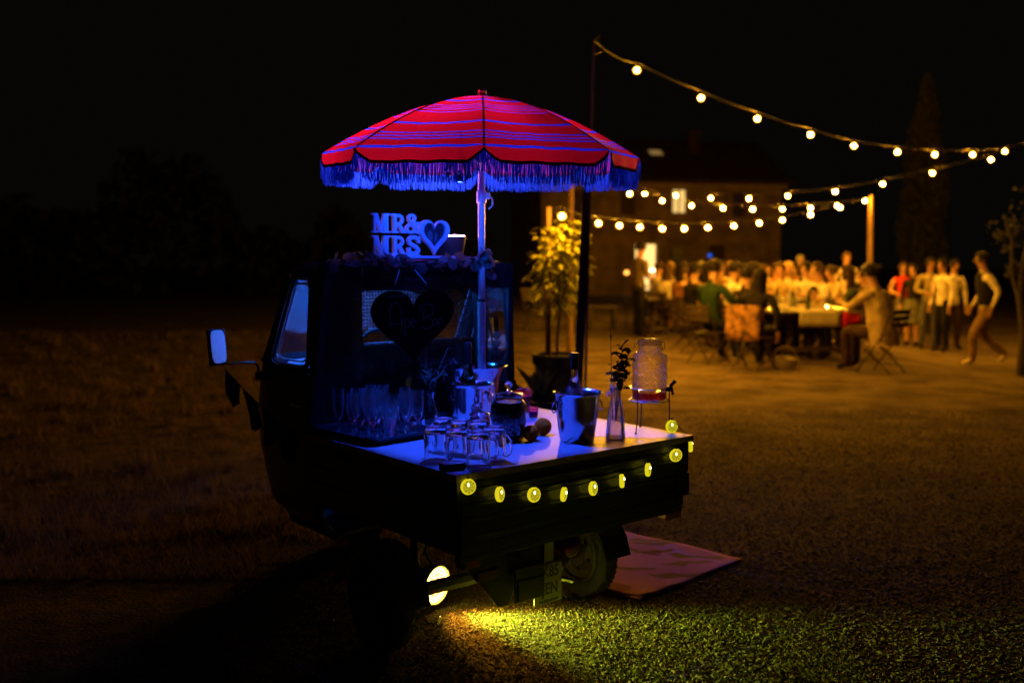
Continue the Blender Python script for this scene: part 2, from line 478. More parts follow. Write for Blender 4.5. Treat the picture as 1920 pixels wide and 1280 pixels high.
# ------------------------------------------------------------------ house
m_wall = M('stone_render_wall', (.30, .21, .13), .95, 0, .45, 1.6, .6, 5, spec=.1)
m_roof = M('dark_roof_tiles', (.06, .035, .02), .9, 0, .4, 4, .5, 8, spec=.1)
m_eave = M('eave_board', (.36, .26, .16), .8, 0, .2, 3)
m_lit = EMI('lit_room', (1, .60, .17), 1.9)
m_litw = EMI('lit_curtain', (1, .62, .18), 1.05)
m_shut = M('brown_shutter', (.07, .045, .03), .7, 0, .3, 6)
m_frame = M('window_frame_paint', (.45, .36, .25), .6, 0, .2, 10)
P0 = Vector((1.2, 40.5, 0)); ang = math.atan2(2.0, 10.1)
house = thing('stone_farmhouse', 'stone farmhouse across the yard with a lit doorway and lit upper window', 'house', P0, ang)
Lh = 10.4; Hh = 4.77
holes = [(3.95, 4.98, 0, 2.17), (5.55, 6.22, 3.36, 4.42), (8.2, 8.8, 3.3, 4.3), (3.3, 3.95, 3.3, 4.3), (1.2, 1.9, .9, 2.1), (7.2, 7.9, .9, 2.1), (1.2, 1.9, 3.3, 4.3)]
xs = sorted({0, Lh} | {h for q in holes for h in q[:2]}); zs = sorted({-.4, Hh} | {h for q in holes for h in q[2:]})
mb = MB()
for i in range(len(xs) - 1):
    for j in range(len(zs) - 1):
        cx = (xs[i] + xs[i + 1]) / 2; cz = (zs[j] + zs[j + 1]) / 2
        if any(a < cx < b and c < cz < d for a, b, c, d in holes): continue
        mb._add([(xs[i], 0, zs[j]), (xs[i + 1], 0, zs[j]), (xs[i + 1], 0, zs[j + 1]), (xs[i], 0, zs[j + 1])], [(0, 1, 2, 3)])
for a, b, c, d in holes:
    mb._add([(a, 0, c), (a, .3, c), (a, .3, d), (a, 0, d)], [(0, 1, 2, 3)]); mb._add([(b, 0, c), (b, .3, c), (b, .3, d), (b, 0, d)], [(3, 2, 1, 0)])
    mb._add([(a, 0, d), (a, .3, d), (b, .3, d), (b, 0, d)], [(0, 1, 2, 3)]); mb._add([(a, 0, c), (a, .3, c), (b, .3, c), (b, 0, c)], [(3, 2, 1, 0)])
dp = 6.5
mb._add([(0, 0, -.4), (0, dp, -.4), (0, dp, Hh), (0, dp / 2, Hh + 1.75), (0, 0, Hh)], [(0, 1, 2, 3, 4)])
mb._add([(Lh, 0, -.4), (Lh, dp, -.4), (Lh, dp, Hh), (Lh, dp / 2, Hh + 1.75), (Lh, 0, Hh)], [(4, 3, 2, 1, 0)])
mb._add([(0, dp, -.4), (Lh, dp, -.4), (Lh, dp, Hh), (0, dp, Hh)], [(0, 1, 2, 3)])
mb.build('wall', m_wall, house, smooth=0)
mb = MB(); k = 1.75 / (dp / 2)
for (ya, yb) in ((-.45, dp / 2), (dp + .45, dp / 2)):
    za = Hh + .06 - .45 * k; zb = Hh + 1.81
    mb._add([(-.3, ya, za), (Lh + .3, ya, za), (Lh + .3, yb, zb), (-.3, yb, zb), (-.3, ya, za + .16), (Lh + .3, ya, za + .16), (Lh + .3, yb, zb + .16), (-.3, yb, zb + .16)],
            [(0, 3, 2, 1), (4, 5, 6, 7), (0, 1, 5, 4), (1, 2, 6, 5), (3, 0, 4, 7)])
roof = mb.build('roof', m_roof, house, smooth=0)
mb = MB(); mb.box(7.0, 7.5, 2.0, 2.5, Hh + .8, 6.95); mb.box(6.93, 7.57, 1.93, 2.57, 6.95, 7.05); mb.build('chimney', m_roof, roof, smooth=0)
mb = MB()
y0, y1 = 1.7, 2.15
mb._add([(5.2, y0, Hh + .27 + y0 * k), (5.75, y0, Hh + .27 + y0 * k), (5.75, y1, Hh + .27 + y1 * k), (5.2, y1, Hh + .27 + y1 * k)], [(0, 1, 2, 3)])
mb.build('skylight', EMI('skylight_glow', (1, .6, .18), .22), roof, smooth=0)
mb = MB(); mb.box(-.2, Lh + .2, -.16, -.02, Hh - .32, Hh - .12); mb.build('eave_board', m_eave, house, smooth=0)
for n_, q in enumerate(holes):
    a, b, c, d = q
    mb = MB(); t_ = .07
    mb.box(a, a + t_, .12, .2, c, d); mb.box(b - t_, b, .12, .2, c, d); mb.box(a + t_, b - t_, .12, .2, d - t_, d)
    if n_: mb.box(a + t_, b - t_, .12, .2, c, c + t_); mb.box((a + b) / 2 - .025, (a + b) / 2 + .025, .12, .2, c + t_, d - t_)
    fr = mb.build('door' if n_ == 0 else 'window', m_frame if n_ < 2 else m_shut, house, smooth=0)
    mb = MB()
    if n_ == 0: mb.box(a + t_, b - t_, .26, .29, c, d - t_); mb.build('lit_hall', m_lit, fr, smooth=0)
    elif n_ == 1:
        for q0, q1 in ((a + t_, (a + b) / 2 - .025), ((a + b) / 2 + .025, b - t_)):
            mb = MB(); mb.box(q0, q1, .16, .17, c + t_, d - t_); mb.build('pane', m_litw, fr, smooth=0)
    else:
        for q0, q1 in ((a + t_, (a + b) / 2 - .025), ((a + b) / 2 + .025, b - t_)):
            mb = MB(); mb.box(q0, q1, .14, .17, c + t_, d - t_); mb.build('shutter', m_shut, fr, smooth=0)
mb = MB(); mb.tube([(6.9, -.06, 0), (6.9, -.06, Hh - .34)], .05, 6); mb.build('drainpipe', m_eave, house)
mb = MB(); mb.tube([(9.6, -.06, .2), (9.6, -.06, 2.4)], .05, 6); mb.build('drainpipe', m_eave, house)
tag(house)

# ------------------------------------------------------------------ trees
def leaf_mass(n, inside, size, seed, droop=0):
    r = random.Random(seed); vs = []; fs = []
    while len(fs) < n:
        p = inside(r)
        if p is None: continue
        q = Euler((r.uniform(-1.3, 1.3), r.uniform(-1.3, 1.3), r.uniform(0, 6.28))).to_matrix()
        s = size * r.uniform(.6, 1.4); b0 = len(vs)
        for c in ((-.5, 0, 0), (0, -.28, .08), (.5, 0, 0), (0, .28, .08)):
            vs.append(tuple(p + q @ (Vector(c) * s)))
        fs.append((b0, b0 + 1, b0 + 2, b0 + 3))
    return vs, fs
def mass_obj(name, vs, fs, mat, parent):
    me = bpy.data.meshes.new(name); me.from_pydata(vs, [], fs); me.materials.append(mat)
    o = bpy.data.objects.new(name, me); COL.objects.link(o); o.parent = parent; return o
m_cyp = CLOTH('cypress_foliage', (.09, .085, .04), .2, .3, 6, 0)
cyp = thing('cypress_tree', 'tall narrow cypress standing dark right of the farmhouse', 'tree', (14.75, 36, gz(14.75, 36)))
def in_cyp(r):
    z = r.uniform(.5, 8.3); w = .78 * (1 - ((z - 3.0) / 5.4) ** 2 if z > 3 else 1 - ((3 - z) / 5) ** 2)
    a = r.uniform(0, 6.28); q = w * (r.random() ** .35) * (1 + .18 * math.sin(3 * a + z * 2))
    return Vector((q * math.cos(a), q * math.sin(a), z))
mass_obj('crown', *leaf_mass(5200, in_cyp, .22, 2), m_cyp, cyp)
mb = MB(); mb.tube([(0, 0, -.2), (0, 0, 1), (.02, 0, 4)], [.16, .13, .05], 8); mb.build('trunk', m_bark, cyp)
ot = thing('olive_tree', 'thin olive tree at the right edge behind the walking man', 'tree', (7.5, 14.6, gz(7.5, 14.6)))
mb = MB()
mb.tube([(0, 0, -.1), (.03, 0, .6), (-.05, .02, 1.2), (.02, 0, 1.9), (.1, 0, 2.6)], [.075, .06, .05, .035, .015], 8)
mb.tube([(-.04, .02, 1.1), (-.16, .05, 1.5), (-.2, 0, 2.0), (-.3, .05, 2.3)], [.035, .028, .02, .008], 6)
mb.tube([(.0, 0, 1.5), (.2, .05, 1.9), (.45, 0, 2.2)], [.03, .022, .008], 6)
mb.tube([(.0, 0, .9), (.25, -.05, 1.3), (.5, 0, 1.6)], [.03, .022, .008], 6)
mb.build('trunk', M('dark_bark', (.04, .028, .018), .9, 0, .4, 30, .5, 60), ot)
def in_ol(r):
    c = r.choice([(-.25, 0, 2.1, .3), (.1, 0, 2.5, .4), (.4, 0, 2.1, .35), (.45, 0, 1.6, .28), (-.12, .05, 1.55, .16)])
    d = Vector((r.gauss(0, 1), r.gauss(0, 1), r.gauss(0, 1))).normalized() * c[3] * r.random() ** .5
    return Vector(c[:3]) + d
mass_obj('crown', *leaf_mass(420, in_ol, .07, 4), CLOTH('olive_leaf', (.05, .05, .03), .25, .3, 20, 0), ot)
m_hedge = CLOTH('field_scrub', (.022, .02, .01), .1, .4, 4, 0)
def in_wood(r):
    x = r.uniform(-60, -1); top = 3.2 + 1.6 * math.sin(x * .31) + 1.1 * math.sin(x * .83 + 1) + .6 * math.sin(x * 2.3)
    return Vector((x, 44 + r.uniform(-2, 2) + .1 * x, max(.2, top) * r.random() ** .6))
vs, fs = leaf_mass(9000, in_wood, .7, 31)
o = mass_obj('distant_wood', vs, fs, m_hedge, None); tag(o, 'black wood along the far edge of the field on the left', 'wood', kind='stuff')
def in_tuft(r):
    k = r.randrange(260); q = random.Random(k * 7 + 1); y = 5.2 + 15 * q.random() ** 1.3; x = q.uniform(-.60, -.10) * y
    return (x + r.gauss(0, .05), y + r.gauss(0, .05), q.uniform(.05, .16) * (1 + .03 * y))
r = random.Random(41); vs = []; fs = []
for _ in range(9000):
    x, y, h = in_tuft(r); a = r.uniform(0, 6.28); w_ = .004 + .0004 * y; b0 = len(vs); z = gz(x, y); h *= r.uniform(.4, 1); l = h * r.uniform(.1, .7); a2 = r.uniform(0, 6.28)
    vs += [(x - w_ * math.cos(a), y - w_ * math.sin(a), z), (x + w_ * math.cos(a), y + w_ * math.sin(a), z), (x + l * math.cos(a2), y + l * math.sin(a2), z + h)]; fs.append((b0, b0 + 1, b0 + 2))
o = mass_obj('grass_tufts', vs, fs, m_grass, None); tag(o, 'uneven tufts of taller dry grass across the left field', 'grass', kind='stuff')

# leaf shapes
def leaf_mesh(name, mat, L=1.0, Wd=.42, fold=.12, curl=.18, n=5):
    vs = []; fs = []
    for i in range(n + 1):
        t = i / n; w = Wd * math.sin(math.pi * (t * .93 + .035)) ** .8 * (1 if t < 1 else .1)
        z = -curl * L * t * t
        vs += [(-w / 2, t * L, z + fold * w), (0, t * L, z), (w / 2, t * L, z + fold * w)]
    for i in range(n):
        a = i * 3
        fs += [(a, a + 1, a + 4, a + 3), (a + 1, a + 2, a + 5, a + 4)]
    me = bpy.data.meshes.new(name); me.from_pydata(vs, [], fs); me.materials.append(mat)
    me.polygons.foreach_set('use_smooth', [True] * len(me.polygons)); return me
def rot_to(d, roll=0):
    return Vector(d).normalized().to_track_quat('Y', 'Z') @ Quaternion((0, 1, 0), roll)

# potted citrus behind the truck
P = at(1046, 690, 9.6); px_, py_ = P.x, P.y
ct = thing('potted_citrus_tree', 'small potted citrus tree with its leaves lit yellow beside the dark post', 'potted tree', (px_, py_, 0))
mb = MB(); mb.lathe([(.0, .0), (.17, .0), (.23, .50), (.25, .50), (.25, .60), (.215, .60), (.20, .54), (0, .54)], 24); mb.build('pot', m_black, ct)
mb = MB(); mb.lathe([(0, .555), (.12, .56), (.196, .55)], 16); mb.build('soil', m_soil, ct)
mb = MB(); mb.tube([(0, 0, .54), (-.01, 0, .7), (.015, .01, .95), (0, 0, 1.2), (.01, 0, 1.45)], [.016, .014, .012, .011, .008], 8)
br = []
r = random.Random(21)
for k in range(11):
    z0 = r.uniform(.98, 1.4); a = r.uniform(0, 6.28); L_ = r.uniform(.16, .30)
    e = Vector((L_ * math.cos(a), L_ * math.sin(a), z0 + r.uniform(.05, .35)))
    mb.tube([(0, 0, z0), (e.x * .5, e.y * .5, z0 + (e.z - z0) * .35), tuple(e)], [.006, .005, .003], 5); br.append((Vector((0, 0, z0)), e))
mb.build('trunk', m_bark, ct)
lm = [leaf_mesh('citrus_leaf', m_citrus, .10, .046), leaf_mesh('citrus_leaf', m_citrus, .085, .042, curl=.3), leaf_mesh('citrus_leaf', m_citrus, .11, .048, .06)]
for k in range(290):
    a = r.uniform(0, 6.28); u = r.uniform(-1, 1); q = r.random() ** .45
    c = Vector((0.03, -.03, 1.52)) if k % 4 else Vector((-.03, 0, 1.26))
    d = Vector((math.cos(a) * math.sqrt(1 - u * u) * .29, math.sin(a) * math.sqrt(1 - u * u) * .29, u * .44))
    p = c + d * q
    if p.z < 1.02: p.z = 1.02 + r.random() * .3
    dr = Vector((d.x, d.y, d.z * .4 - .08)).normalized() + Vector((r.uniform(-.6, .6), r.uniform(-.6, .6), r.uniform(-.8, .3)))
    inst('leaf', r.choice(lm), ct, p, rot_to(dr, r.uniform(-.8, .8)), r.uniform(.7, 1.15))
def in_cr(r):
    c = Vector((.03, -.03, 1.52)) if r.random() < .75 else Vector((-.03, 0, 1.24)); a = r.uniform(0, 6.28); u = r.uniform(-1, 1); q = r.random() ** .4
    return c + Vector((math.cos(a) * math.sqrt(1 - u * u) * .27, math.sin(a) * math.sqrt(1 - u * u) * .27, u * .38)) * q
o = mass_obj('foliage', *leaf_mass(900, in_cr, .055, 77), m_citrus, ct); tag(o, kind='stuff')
# agave beside it
P = at(1018, 700, 7.4)
ag = thing('agave_plant', 'spiky dark agave in a low pot left of the citrus tree', 'plant', (P.x, P.y, 0))
mb = MB(); mb.lathe([(0, 0), (.16, 0), (.22, .42), (.22, .47), (.19, .47), (.18, .43), (0, .43)], 20); mb.build('pot', m_black, ag)
aml = leaf_mesh('agave_leaf', m_dark_leaf, .32, .07, .5, .02, 6)
for k in range(15):
    a = k * 2.4; el = .35 + .07 * k
    inst('leaf', aml, ag, (.02 * math.cos(a), .02 * math.sin(a), .42), rot_to((math.cos(a) * math.cos(el), math.sin(a) * math.cos(el), math.sin(el)), 0), .8 + .3 * r.random())

# ------------------------------------------------------------------ posts and festoon lights
m_post = M('rough_timber_post', (.16, .09, .045), .85, 0, .35, 10, .4, 60, stretch=(1, 1, .1))
m_dpost = M('dark_timber_post', (.05, .032, .02), .85, 0, .35, 10, .4, 60, stretch=(1, 1, .1))
b0 = at(1085, 700, 7.8); t0 = at(1101, 330, 7.8); dv = (t0 - b0) / (t0.z - b0.z)
pb = b0 - dv * b0.z
post = thing('light_pole', 'tall dark leaning post behind the umbrella carrying the nearest light string', 'pole', (pb.x, pb.y, 0))
mb = MB(); mb.tube([tuple(dv * z - Vector((0, 0, 0))) for z in (-.1, 1, 1.8, 2.3)], [.038, .036, .034, .032], 10); mb.build('post', m_dpost, post)
top = at(1113, 76, 7.8) - Vector((pb.x, pb.y, 0)); lo = Vector((dv.x * .2 + .062, -.02, .2))
mb = MB(); mb.tube([tuple(lo), tuple(lo.lerp(top, .5)), tuple(top)], [.011, .010, .009], 8); mb.build('rod', m_post, post)
mb = MB(); mb.tube([(top.x, top.y, top.z), (top.x + .05, top.y, top.z + .03), (top.x + .08, top.y, top.z - .02), (top.x + .06, top.y, top.z - .08), (top.x, top.y, top.z - .1)], .006, 6); mb.build('hook', m_wire, post)
TOPW = Vector((pb.x, pb.y, 0)) + top
def pole(px, ytop, Y, rad, lean, label):
    T = at(px, ytop, Y); g = gz(T.x, Y)
    e = thing('light_pole', label, 'pole', (T.x + lean, Y, g))
    mb = MB(); h = T.z - g
    mb.tube([(0, 0, -.15), (-lean * .5, 0, h * .5), (-lean, 0, h)], [rad, rad * .92, rad * .8], 9); mb.build('post', m_post, e)
    mb = MB(); mb.tube([(-lean - .03, 0, h - .02), (-lean, 0, h + .03), (-lean + .03, 0, h - .02)], .006, 5); mb.build('hook', m_wire, e)
    return Vector((T.x, Y, T.z))
TR = pole(1633, 367, 22, .062, .05, 'orange lit timber pole standing behind the dining table')
TL = pole(1070, 330, 15.2, .052, 0, 'orange lit timber pole rising behind the citrus tree')
TS = pole(1029, 388, 9.6, .032, 0, 'short timber pole behind the left of the citrus crown')
TX = pole(1985, 236, 18.4, .06, 0, 'timber pole just past the right edge of the frame')

bm_ = MB(); bm_.lathe([(0, -.072), (.018, -.068), (.034, -.052), (.039, -.034), (.034, -.015), (.016, -.004), (.013, 0)], 14, m=1)
bm_.lathe([(0, -.050), (.013, -.045), (.0175, -.034), (.013, -.023), (0, -.018)], 8, m=0)
bulb_me = bm_.mesh('bulb', [m_bulb, m_halo], 60)
sk = MB(); sk.lathe([(.0135, -.006), (.0155, -.002), (.0155, .035), (.008, .045), (0, .045)], 8); sock_me = sk.mesh('socket', m_cable, 40)
def festoon(label, bulbs, start, end):
    """bulbs: list of (px, py, Y)"""
    pts = [at(*b) for b in bulbs]
    o = pts[0]
    st = thing('string_lights', label, 'light string', tuple(o), 0, 'strings of warm bulbs over the party')
    tops = [p + Vector((0, 0, .075)) for p in pts]
    full = ([start] if start else []) + tops + ([end] if end else [])
    path = []
    for a, b in zip(full, full[1:]):
        n = 6; sag = .012 * (b - a).length
        for i in range(n):
            t = i / n; q = a.lerp(b, t); q.z -= sag * 4 * t * (1 - t); path.append(q - o)
    path.append(full[-1] - o)
    mb = MB(); mb.tube(path, .0032, 5); mb.build('cable', m_cable, st)
    for p in pts:
        s = inst('socket', sock_me, st, p - o + Vector((0, 0, .03)))
        b = inst('bulb', bulb_me, s, (0, 0, -.002), (rnd.uniform(-.1, .1), rnd.uniform(-.1, .1), 0))
main = [(1193.7, 131), (1314, 183), (1420, 222), (1520, 252), (1601, 273), (1682.6, 284.5), (1753, 289.6), (1823.5, 289.6), (1884.7, 283.5), (1940, 272)]
festoon('nearest string of bulbs, falling from the dark post towards the right edge', [(a, b - 0, 11.3 + .85 * i) for i, (a, b) in enumerate(main)], TOPW, TX)
sec = [(1858, 298.8), (1748, 324), (1654.6, 344.7), (1566, 359), (1477, 367), (1404, 372), (1332.5, 371), (1266.7, 366.7), (1208.5, 362.6)]
festoon('string of bulbs running from the right edge back past the lit window', [(a, b, 17.6 + .85 * i) for i, (a, b) in enumerate(sec)], TX, Vector((3.0, 26.2, 3.6)))
third = [(1622, 376), (1575, 388.6), (1520, 402), (1466.7, 412), (1424, 418), (1376, 423), (1327, 426), (1283.5, 428), (1241.6, 428), (1200, 425), (1161.5, 422), (1122, 417.7), (1054, 404)]
YT = [21.8, 20.6, 19.4, 18.2, 17.0, 15.9, 14.8, 13.7, 13.4, 12.8, 12.2, 11.6, 9.2]
festoon('lowest string of bulbs, sagging from the pole behind the table to the citrus tree', [(a, b, YT[i]) for i, (a, b) in enumerate(third)], TR, TS)
four = [(1181, 363), (1242, 376), (1297, 385), (1356, 390), (1411.6, 392), (1467, 391.7), (1520, 389.6), (1570, 385.6)]
festoon('middle string of bulbs between the citrus tree pole and the table pole', [(a, b, 16.4 + .68 * i) for i, (a, b) in enumerate(four)], TL, TR)
# ------------------------------------------------------------------ the three-wheeled truck
TH = R(39.52)
U = Vector((math.cos(TH), math.sin(TH), 0)); Wv = Vector((-math.sin(TH), math.cos(TH), 0))
TO = Vector((.2857, 3.8395, 0))
def W(x, y, z): return TO + U * x + Wv * y + Vector((0, 0, z))
def loc_dir(v): return Vector((v.dot(U), v.dot(Wv), v.z))
TT = .76
truck = thing('three_wheeled_truck', 'dark three-wheeled mini truck with a flat bed used as a bar', 'truck', TO, TH)

mb = MB(); mb.box(-.632, .632, -.012, 1.085, .735, .7598, 1)
mb._add([(-.632, -.012, .76), (.632, -.012, .76), (.632, 1.085, .76), (-.632, 1.085, .76)], [(0, 1, 2, 3)], 0)
mb.build('table_top', [m_table, m_edge], truck, smooth=0)
mb = MB(); mb.box(-.62, .62, .004, .03, .502, .732)
for z in (.695, .655, .585, .525): mb.box(-.60, .60, -.004, .003, z - .006, z + .006)
mb.box(-.60, .60, -.002, .003, .60, .64)
tg = mb.build('tailgate', m_paint, truck, smooth=0, bev=.003)
for sx in (-1, 1):
    mb = MB(); mb.box(sx * .60, sx * .618, .032, 1.08, .502, .732)
    for z in (.69, .62, .55): mb.box(min(sx * .619, sx * .627), max(sx * .619, sx * .627), .05, 1.06, z - .008, z + .008)
    mb.build('side_panel', m_paint, truck, smooth=0, bev=.003)
    mb = MB(); mb.box(sx * .58 - .03, sx * .58 + .03, -.010, .003, .505, .60)
    mb.build('latch', m_paint, tg)
mb = MB(); mb.box(-.60, .60, .012, 1.08, .455, .4985); mb.box(-.598, .598, .016, .05, .43, .453); mb.build('bed_floor', m_paint, truck, smooth=0, bev=.003)
for sx in (-.25, .22):
    mb = MB(); mb.box(sx - .03, sx + .03, .06, 1.9, .38, .452); mb.build('chassis_rail', m_under, truck, smooth=0)
# rear wheels
def wheel(x, y, nm='rear_wheel'):
    root = bpy.data.objects.new(nm, None); COL.objects.link(root); root.parent = truck
    root.location = (x, y, .198); root.rotation_euler = (0, math.pi / 2, 0); root.empty_display_size = .05
    mb = MB(); mb.lathe([(.128, -.030), (.140, -.038), (.168, -.041), (.190, -.034), (.1985, -.020), (.1995, 0), (.1985, .020), (.190, .034), (.168, .041), (.140, .038), (.128, .030), (.128, -.030)], 48)
    for k in range(44):
        a = 2 * math.pi * k / 44
        mb.T = Matrix.Rotation(a, 4, 'Z') @ Matrix.Translation((.194, 0, 0))
        mb.box(-.006, .0035, -.005, .005, .010, .031); mb.box(-.006, .0035, -.005, .005, -.031, -.010)
    mb.build('tyre', m_rubber, root, smooth=35)
    mb = MB(); mb.lathe([(.127, -.029), (.132, -.036), (.120, -.040), (.112, -.026), (.085, -.018), (.06, -.03), (.055, -.04), (0, -.04)], 32)
    mb.lathe([(.127, .029), (.132, .036), (.120, .040), (.112, .026), (.085, .018), (.06, .03), (.045, .05), (0, .05)], 32)
    rim = mb.build('rim', m_rim, root)
    for k in range(5):
        a = 2 * math.pi * k / 5; q = MB()
        q.lathe([(0, 0), (.009, 0), (.009, .012), (0, .012)], 6, c=(.072 * math.cos(a), .072 * math.sin(a), -.034)); q.build('wheel_nut', m_rim, rim)
    return root
wheel(-.66, .45); wheel(.385, .42)
w3 = wheel(0, 1.72, 'front_wheel')
mb = MB(); mb.tube([(-.60, .44, .2), (.36, .43, .2)], .03, 8); mb.tube([(-.5, .44, .2), (-.2, .9, .3)], .02, 6); mb.tube([(.3, .43, .2), (.1, .9, .3)], .02, 6); mb.build('axle', m_under, truck)
for sx, y in ((-.66, .45), (.385, .42)):
    mb = MB(); P = []
    for i in range(9):
        a = R(8 + 164 * i / 8)
        P.append([(sx - .075, y + .235 * math.cos(a), .19 + .235 * math.sin(a)), (sx + .075, y + .235 * math.cos(a), .19 + .235 * math.sin(a))])
    mb.grid(P); mb.build('mudguard', m_black, truck)
mb = MB()
mb.T = Matrix.Translation((0, .30, 0)) @ Matrix.Rotation(math.pi / 2, 4, 'X')
mb.prism([(-.43, .37), (-.39, .30), (-.33, .235), (-.25, .135), (-.20, .13), (-.17, .19), (-.02, .20), (.12, .24), (.2, .37)], .05, .08)
mb.build('engine_cover', m_under, truck, smooth=30, bev=.012)
mb = MB(); mb.box(-.2, -.045, .185, .195, .15, .29); mb.box(-.19, -.055, .178, .184, .16, .24); mb.build('splash_flap', m_black, truck, smooth=0, bev=.006)
mb = MB(); mb.tube([(-.12, .32, .24), (.02, .24, .215), (.05, .215, .202), (.115, .19, .178)], [.016, .015, .0135, .0135], 12); mb.build('exhaust_pipe', m_chrome, truck)
# number plate
m_plate = M('plate_enamel', (.24, .25, .21), .5, 0, .1, 30)
m_pltx = M('plate_letters', (.03, .03, .035), .6, 0, .1, 30)
mb = MB(); mb.box(-.077, .061, .199, .204, .13, .272); mb.box(-.083, .067, .2045, .209, .106, .278)
mb.box(-.03, .02, .2045, .21, .28, .37)
plt = mb.build('number_plate', m_plate, truck, smooth=0, bev=.002)
def text_mesh(body, size, depth=.001, bold=0.0, align='CENTER', sx=1.0):
    c = bpy.data.curves.new('lettering', 'FONT'); c.body = body; c.size = size; c.extrude = depth; c.offset = bold
    c.align_x = align; c.align_y = 'CENTER'; c.resolution_u = 3
    t = bpy.data.objects.new('lettering', c); COL.objects.link(t)
    dg = bpy.context.evaluated_depsgraph_get()
    me = bpy.data.meshes.new_from_object(t.evaluated_get(dg))
    bpy.data.objects.remove(t); bpy.data.curves.remove(c)
    if sx != 1: me.transform(Matrix.Scale(sx, 4, (1, 0, 0)))
    me.name = 'lettering'; return me
def text_on(body, size, parent, loc, rot, mat, depth=.0006, bold=0.0, align='CENTER', sx=1.0, name='lettering'):
    me = text_mesh(body, size, depth, bold, align, sx); me.materials.clear(); me.materials.append(mat)
    return inst(name, me, parent, loc, rot)
FRONT = (math.pi / 2, 0, 0)
text_on('X85', .066, plt, (-.003, .1982, .238), FRONT, m_pltx, bold=.0015, sx=.85)
text_on('JEN', .066, plt, (-.003, .1982, .168), FRONT, m_pltx, bold=.0015, sx=.85)
text_on('HASERHAINER', .0165, plt, (-.006, .2036, .117), FRONT, m_pltx, bold=.0003)
# lamps on the truck
m_red = M('red_lamp_lens', (.14, .008, .010), .18, 0, .1, 60); m_org = M('orange_lamp_lens', (.45, .13, .02), .25, 0, .15, 60)
mb = MB(); mb.T = Matrix.Translation((.02, .12, .365)) @ Matrix.Rotation(math.pi / 2, 4, 'X')
mb.lathe([(0, .05), (.03, .046), (.047, .03), (.05, 0), (.045, -.03), (0, -.035)], 20); mb.build('tail_lamp', m_red, truck)
mb = MB(); mb.box(-.46, -.36, .09, .115, .315, .352); mb.build('tail_lamp', m_red, truck, smooth=0, bev=.004)
mb = MB(); mb.box(.50, .60, .02, .07, .40, .448); mb.build('marker_lamp', m_org, truck, smooth=0, bev=.006)
mb = MB(); mb.box(-.58, -.5, .02, .07, .40, .448); mb.build('marker_lamp', m_org, truck, smooth=0, bev=.006)

# cab shell: horizontal slices
def cab_slice(z):
    def lerp(pts):
        for (a, va), (b, vb) in zip(pts, pts[1:]):
            if z <= b: return va + (vb - va) * (z - a) / (b - a)
        return pts[-1][1]
    a = lerp([(.26, .47), (.36, .55), (.7, .575), (1.0, .57), (1.44, .545), (1.47, .53), (1.5, .47)])
    F = lerp([(.26, 1.68), (.36, 1.86), (.6, 1.98), (.85, 2.0), (1.0, 1.90), (1.03, 1.87), (1.43, 1.56), (1.47, 1.50), (1.5, 1.42)])
    yj = lerp([(.26, 1.45), (.6, 1.52), (1.03, 1.53), (1.43, 1.33), (1.47, 1.30), (1.5, 1.27)])
    L = [(-a, 1.12, z), (-a, 1.165, z), (-a, 1.165 + (yj - 1.165) * .5, z), (-a, yj, z)]
    n = 9
    for i in range(1, n + 1):
        t = i / n * math.pi / 2
        L.append((-a * max(0, math.cos(t)) ** .75, yj + (F - yj) * math.sin(t) ** .75, z))
    return L + [(-x, y, zz) for x, y, zz in reversed(L[:-1])]
ZS = [.26, .30, .36, .48, .62, .80, .94, 1.03, 1.13, 1.23, 1.33, 1.43, 1.455, 1.475, 1.492, 1.503]
SL = [cab_slice(z) for z in ZS]
nj = len(SL[0]); wz0, wz1 = ZS.index(1.03), ZS.index(1.43)
def in_win(i, j):
    if not (wz0 <= i < wz1): return False
    j2 = nj - 2 - j
    return j in (1, 2) or j2 in (1, 2) or (4 <= j <= nj - 6)
mb = MB(); mb.grid(SL, skip=in_win)
topc = [(0, 1.30, 1.515)]
b_ = mb._add(SL[-1] + topc, [])
for j in range(nj - 1): mb.f.append((b_ + j, b_ + j + 1, b_ + nj)); mb.m.append(0)
mb.f.append((b_ + nj - 1, b_, b_ + nj)); mb.m.append(0)
cabo = mb.build('cab_body', m_cab, truck, smooth=35)
so_ = cabo.modifiers.new('thickness', 'SOLIDIFY'); so_.thickness = .018; so_.offset = -1
# rear wall with window opening
mb = MB()
mb.box(-.565, .565, 1.10, 1.118, .47, .90); mb.box(-.545, -.335, 1.10, 1.118, .902, 1.49); mb.box(.515, .545, 1.10, 1.118, .902, 1.49)
mb.box(-.333, .513, 1.10, 1.118, 1.37, 1.49); mb.build('rear_wall', m_cab, cabo, smooth=0)
m_bounce = M('pale_bounce_panel', (.5, .5, .52), .7, 0, .1, 12)
mb = MB(); mb.box(-.53, -.345, 1.1195, 1.126, .93, 1.44); mb.build('mirror_bounce_panel', m_bounce, cabo, smooth=0)  # panel added so the mirror reflects something pale and blue lit
mb = MB(); mb.box(-.331, .511, 1.106, 1.110, .904, 1.368); mb.build('rear_window', m_clear, cabo, smooth=0)
def win_loop(js, inset=0):
    p = [Vector(SL[wz0][j]) for j in js] + [Vector(SL[i][js[-1]]) for i in range(wz0 + 1, wz1)] + [Vector(SL[wz1][j]) for j in reversed(js)] + [Vector(SL[i][js[0]]) for i in range(wz1 - 1, wz0, -1)]
    return p
def round_loop(p, k=2):
    for _ in range(k):
        q = []
        for a, b in zip(p, p[1:] + p[:1]): q += [a.lerp(b, .25), a.lerp(b, .75)]
        p = q
    return p
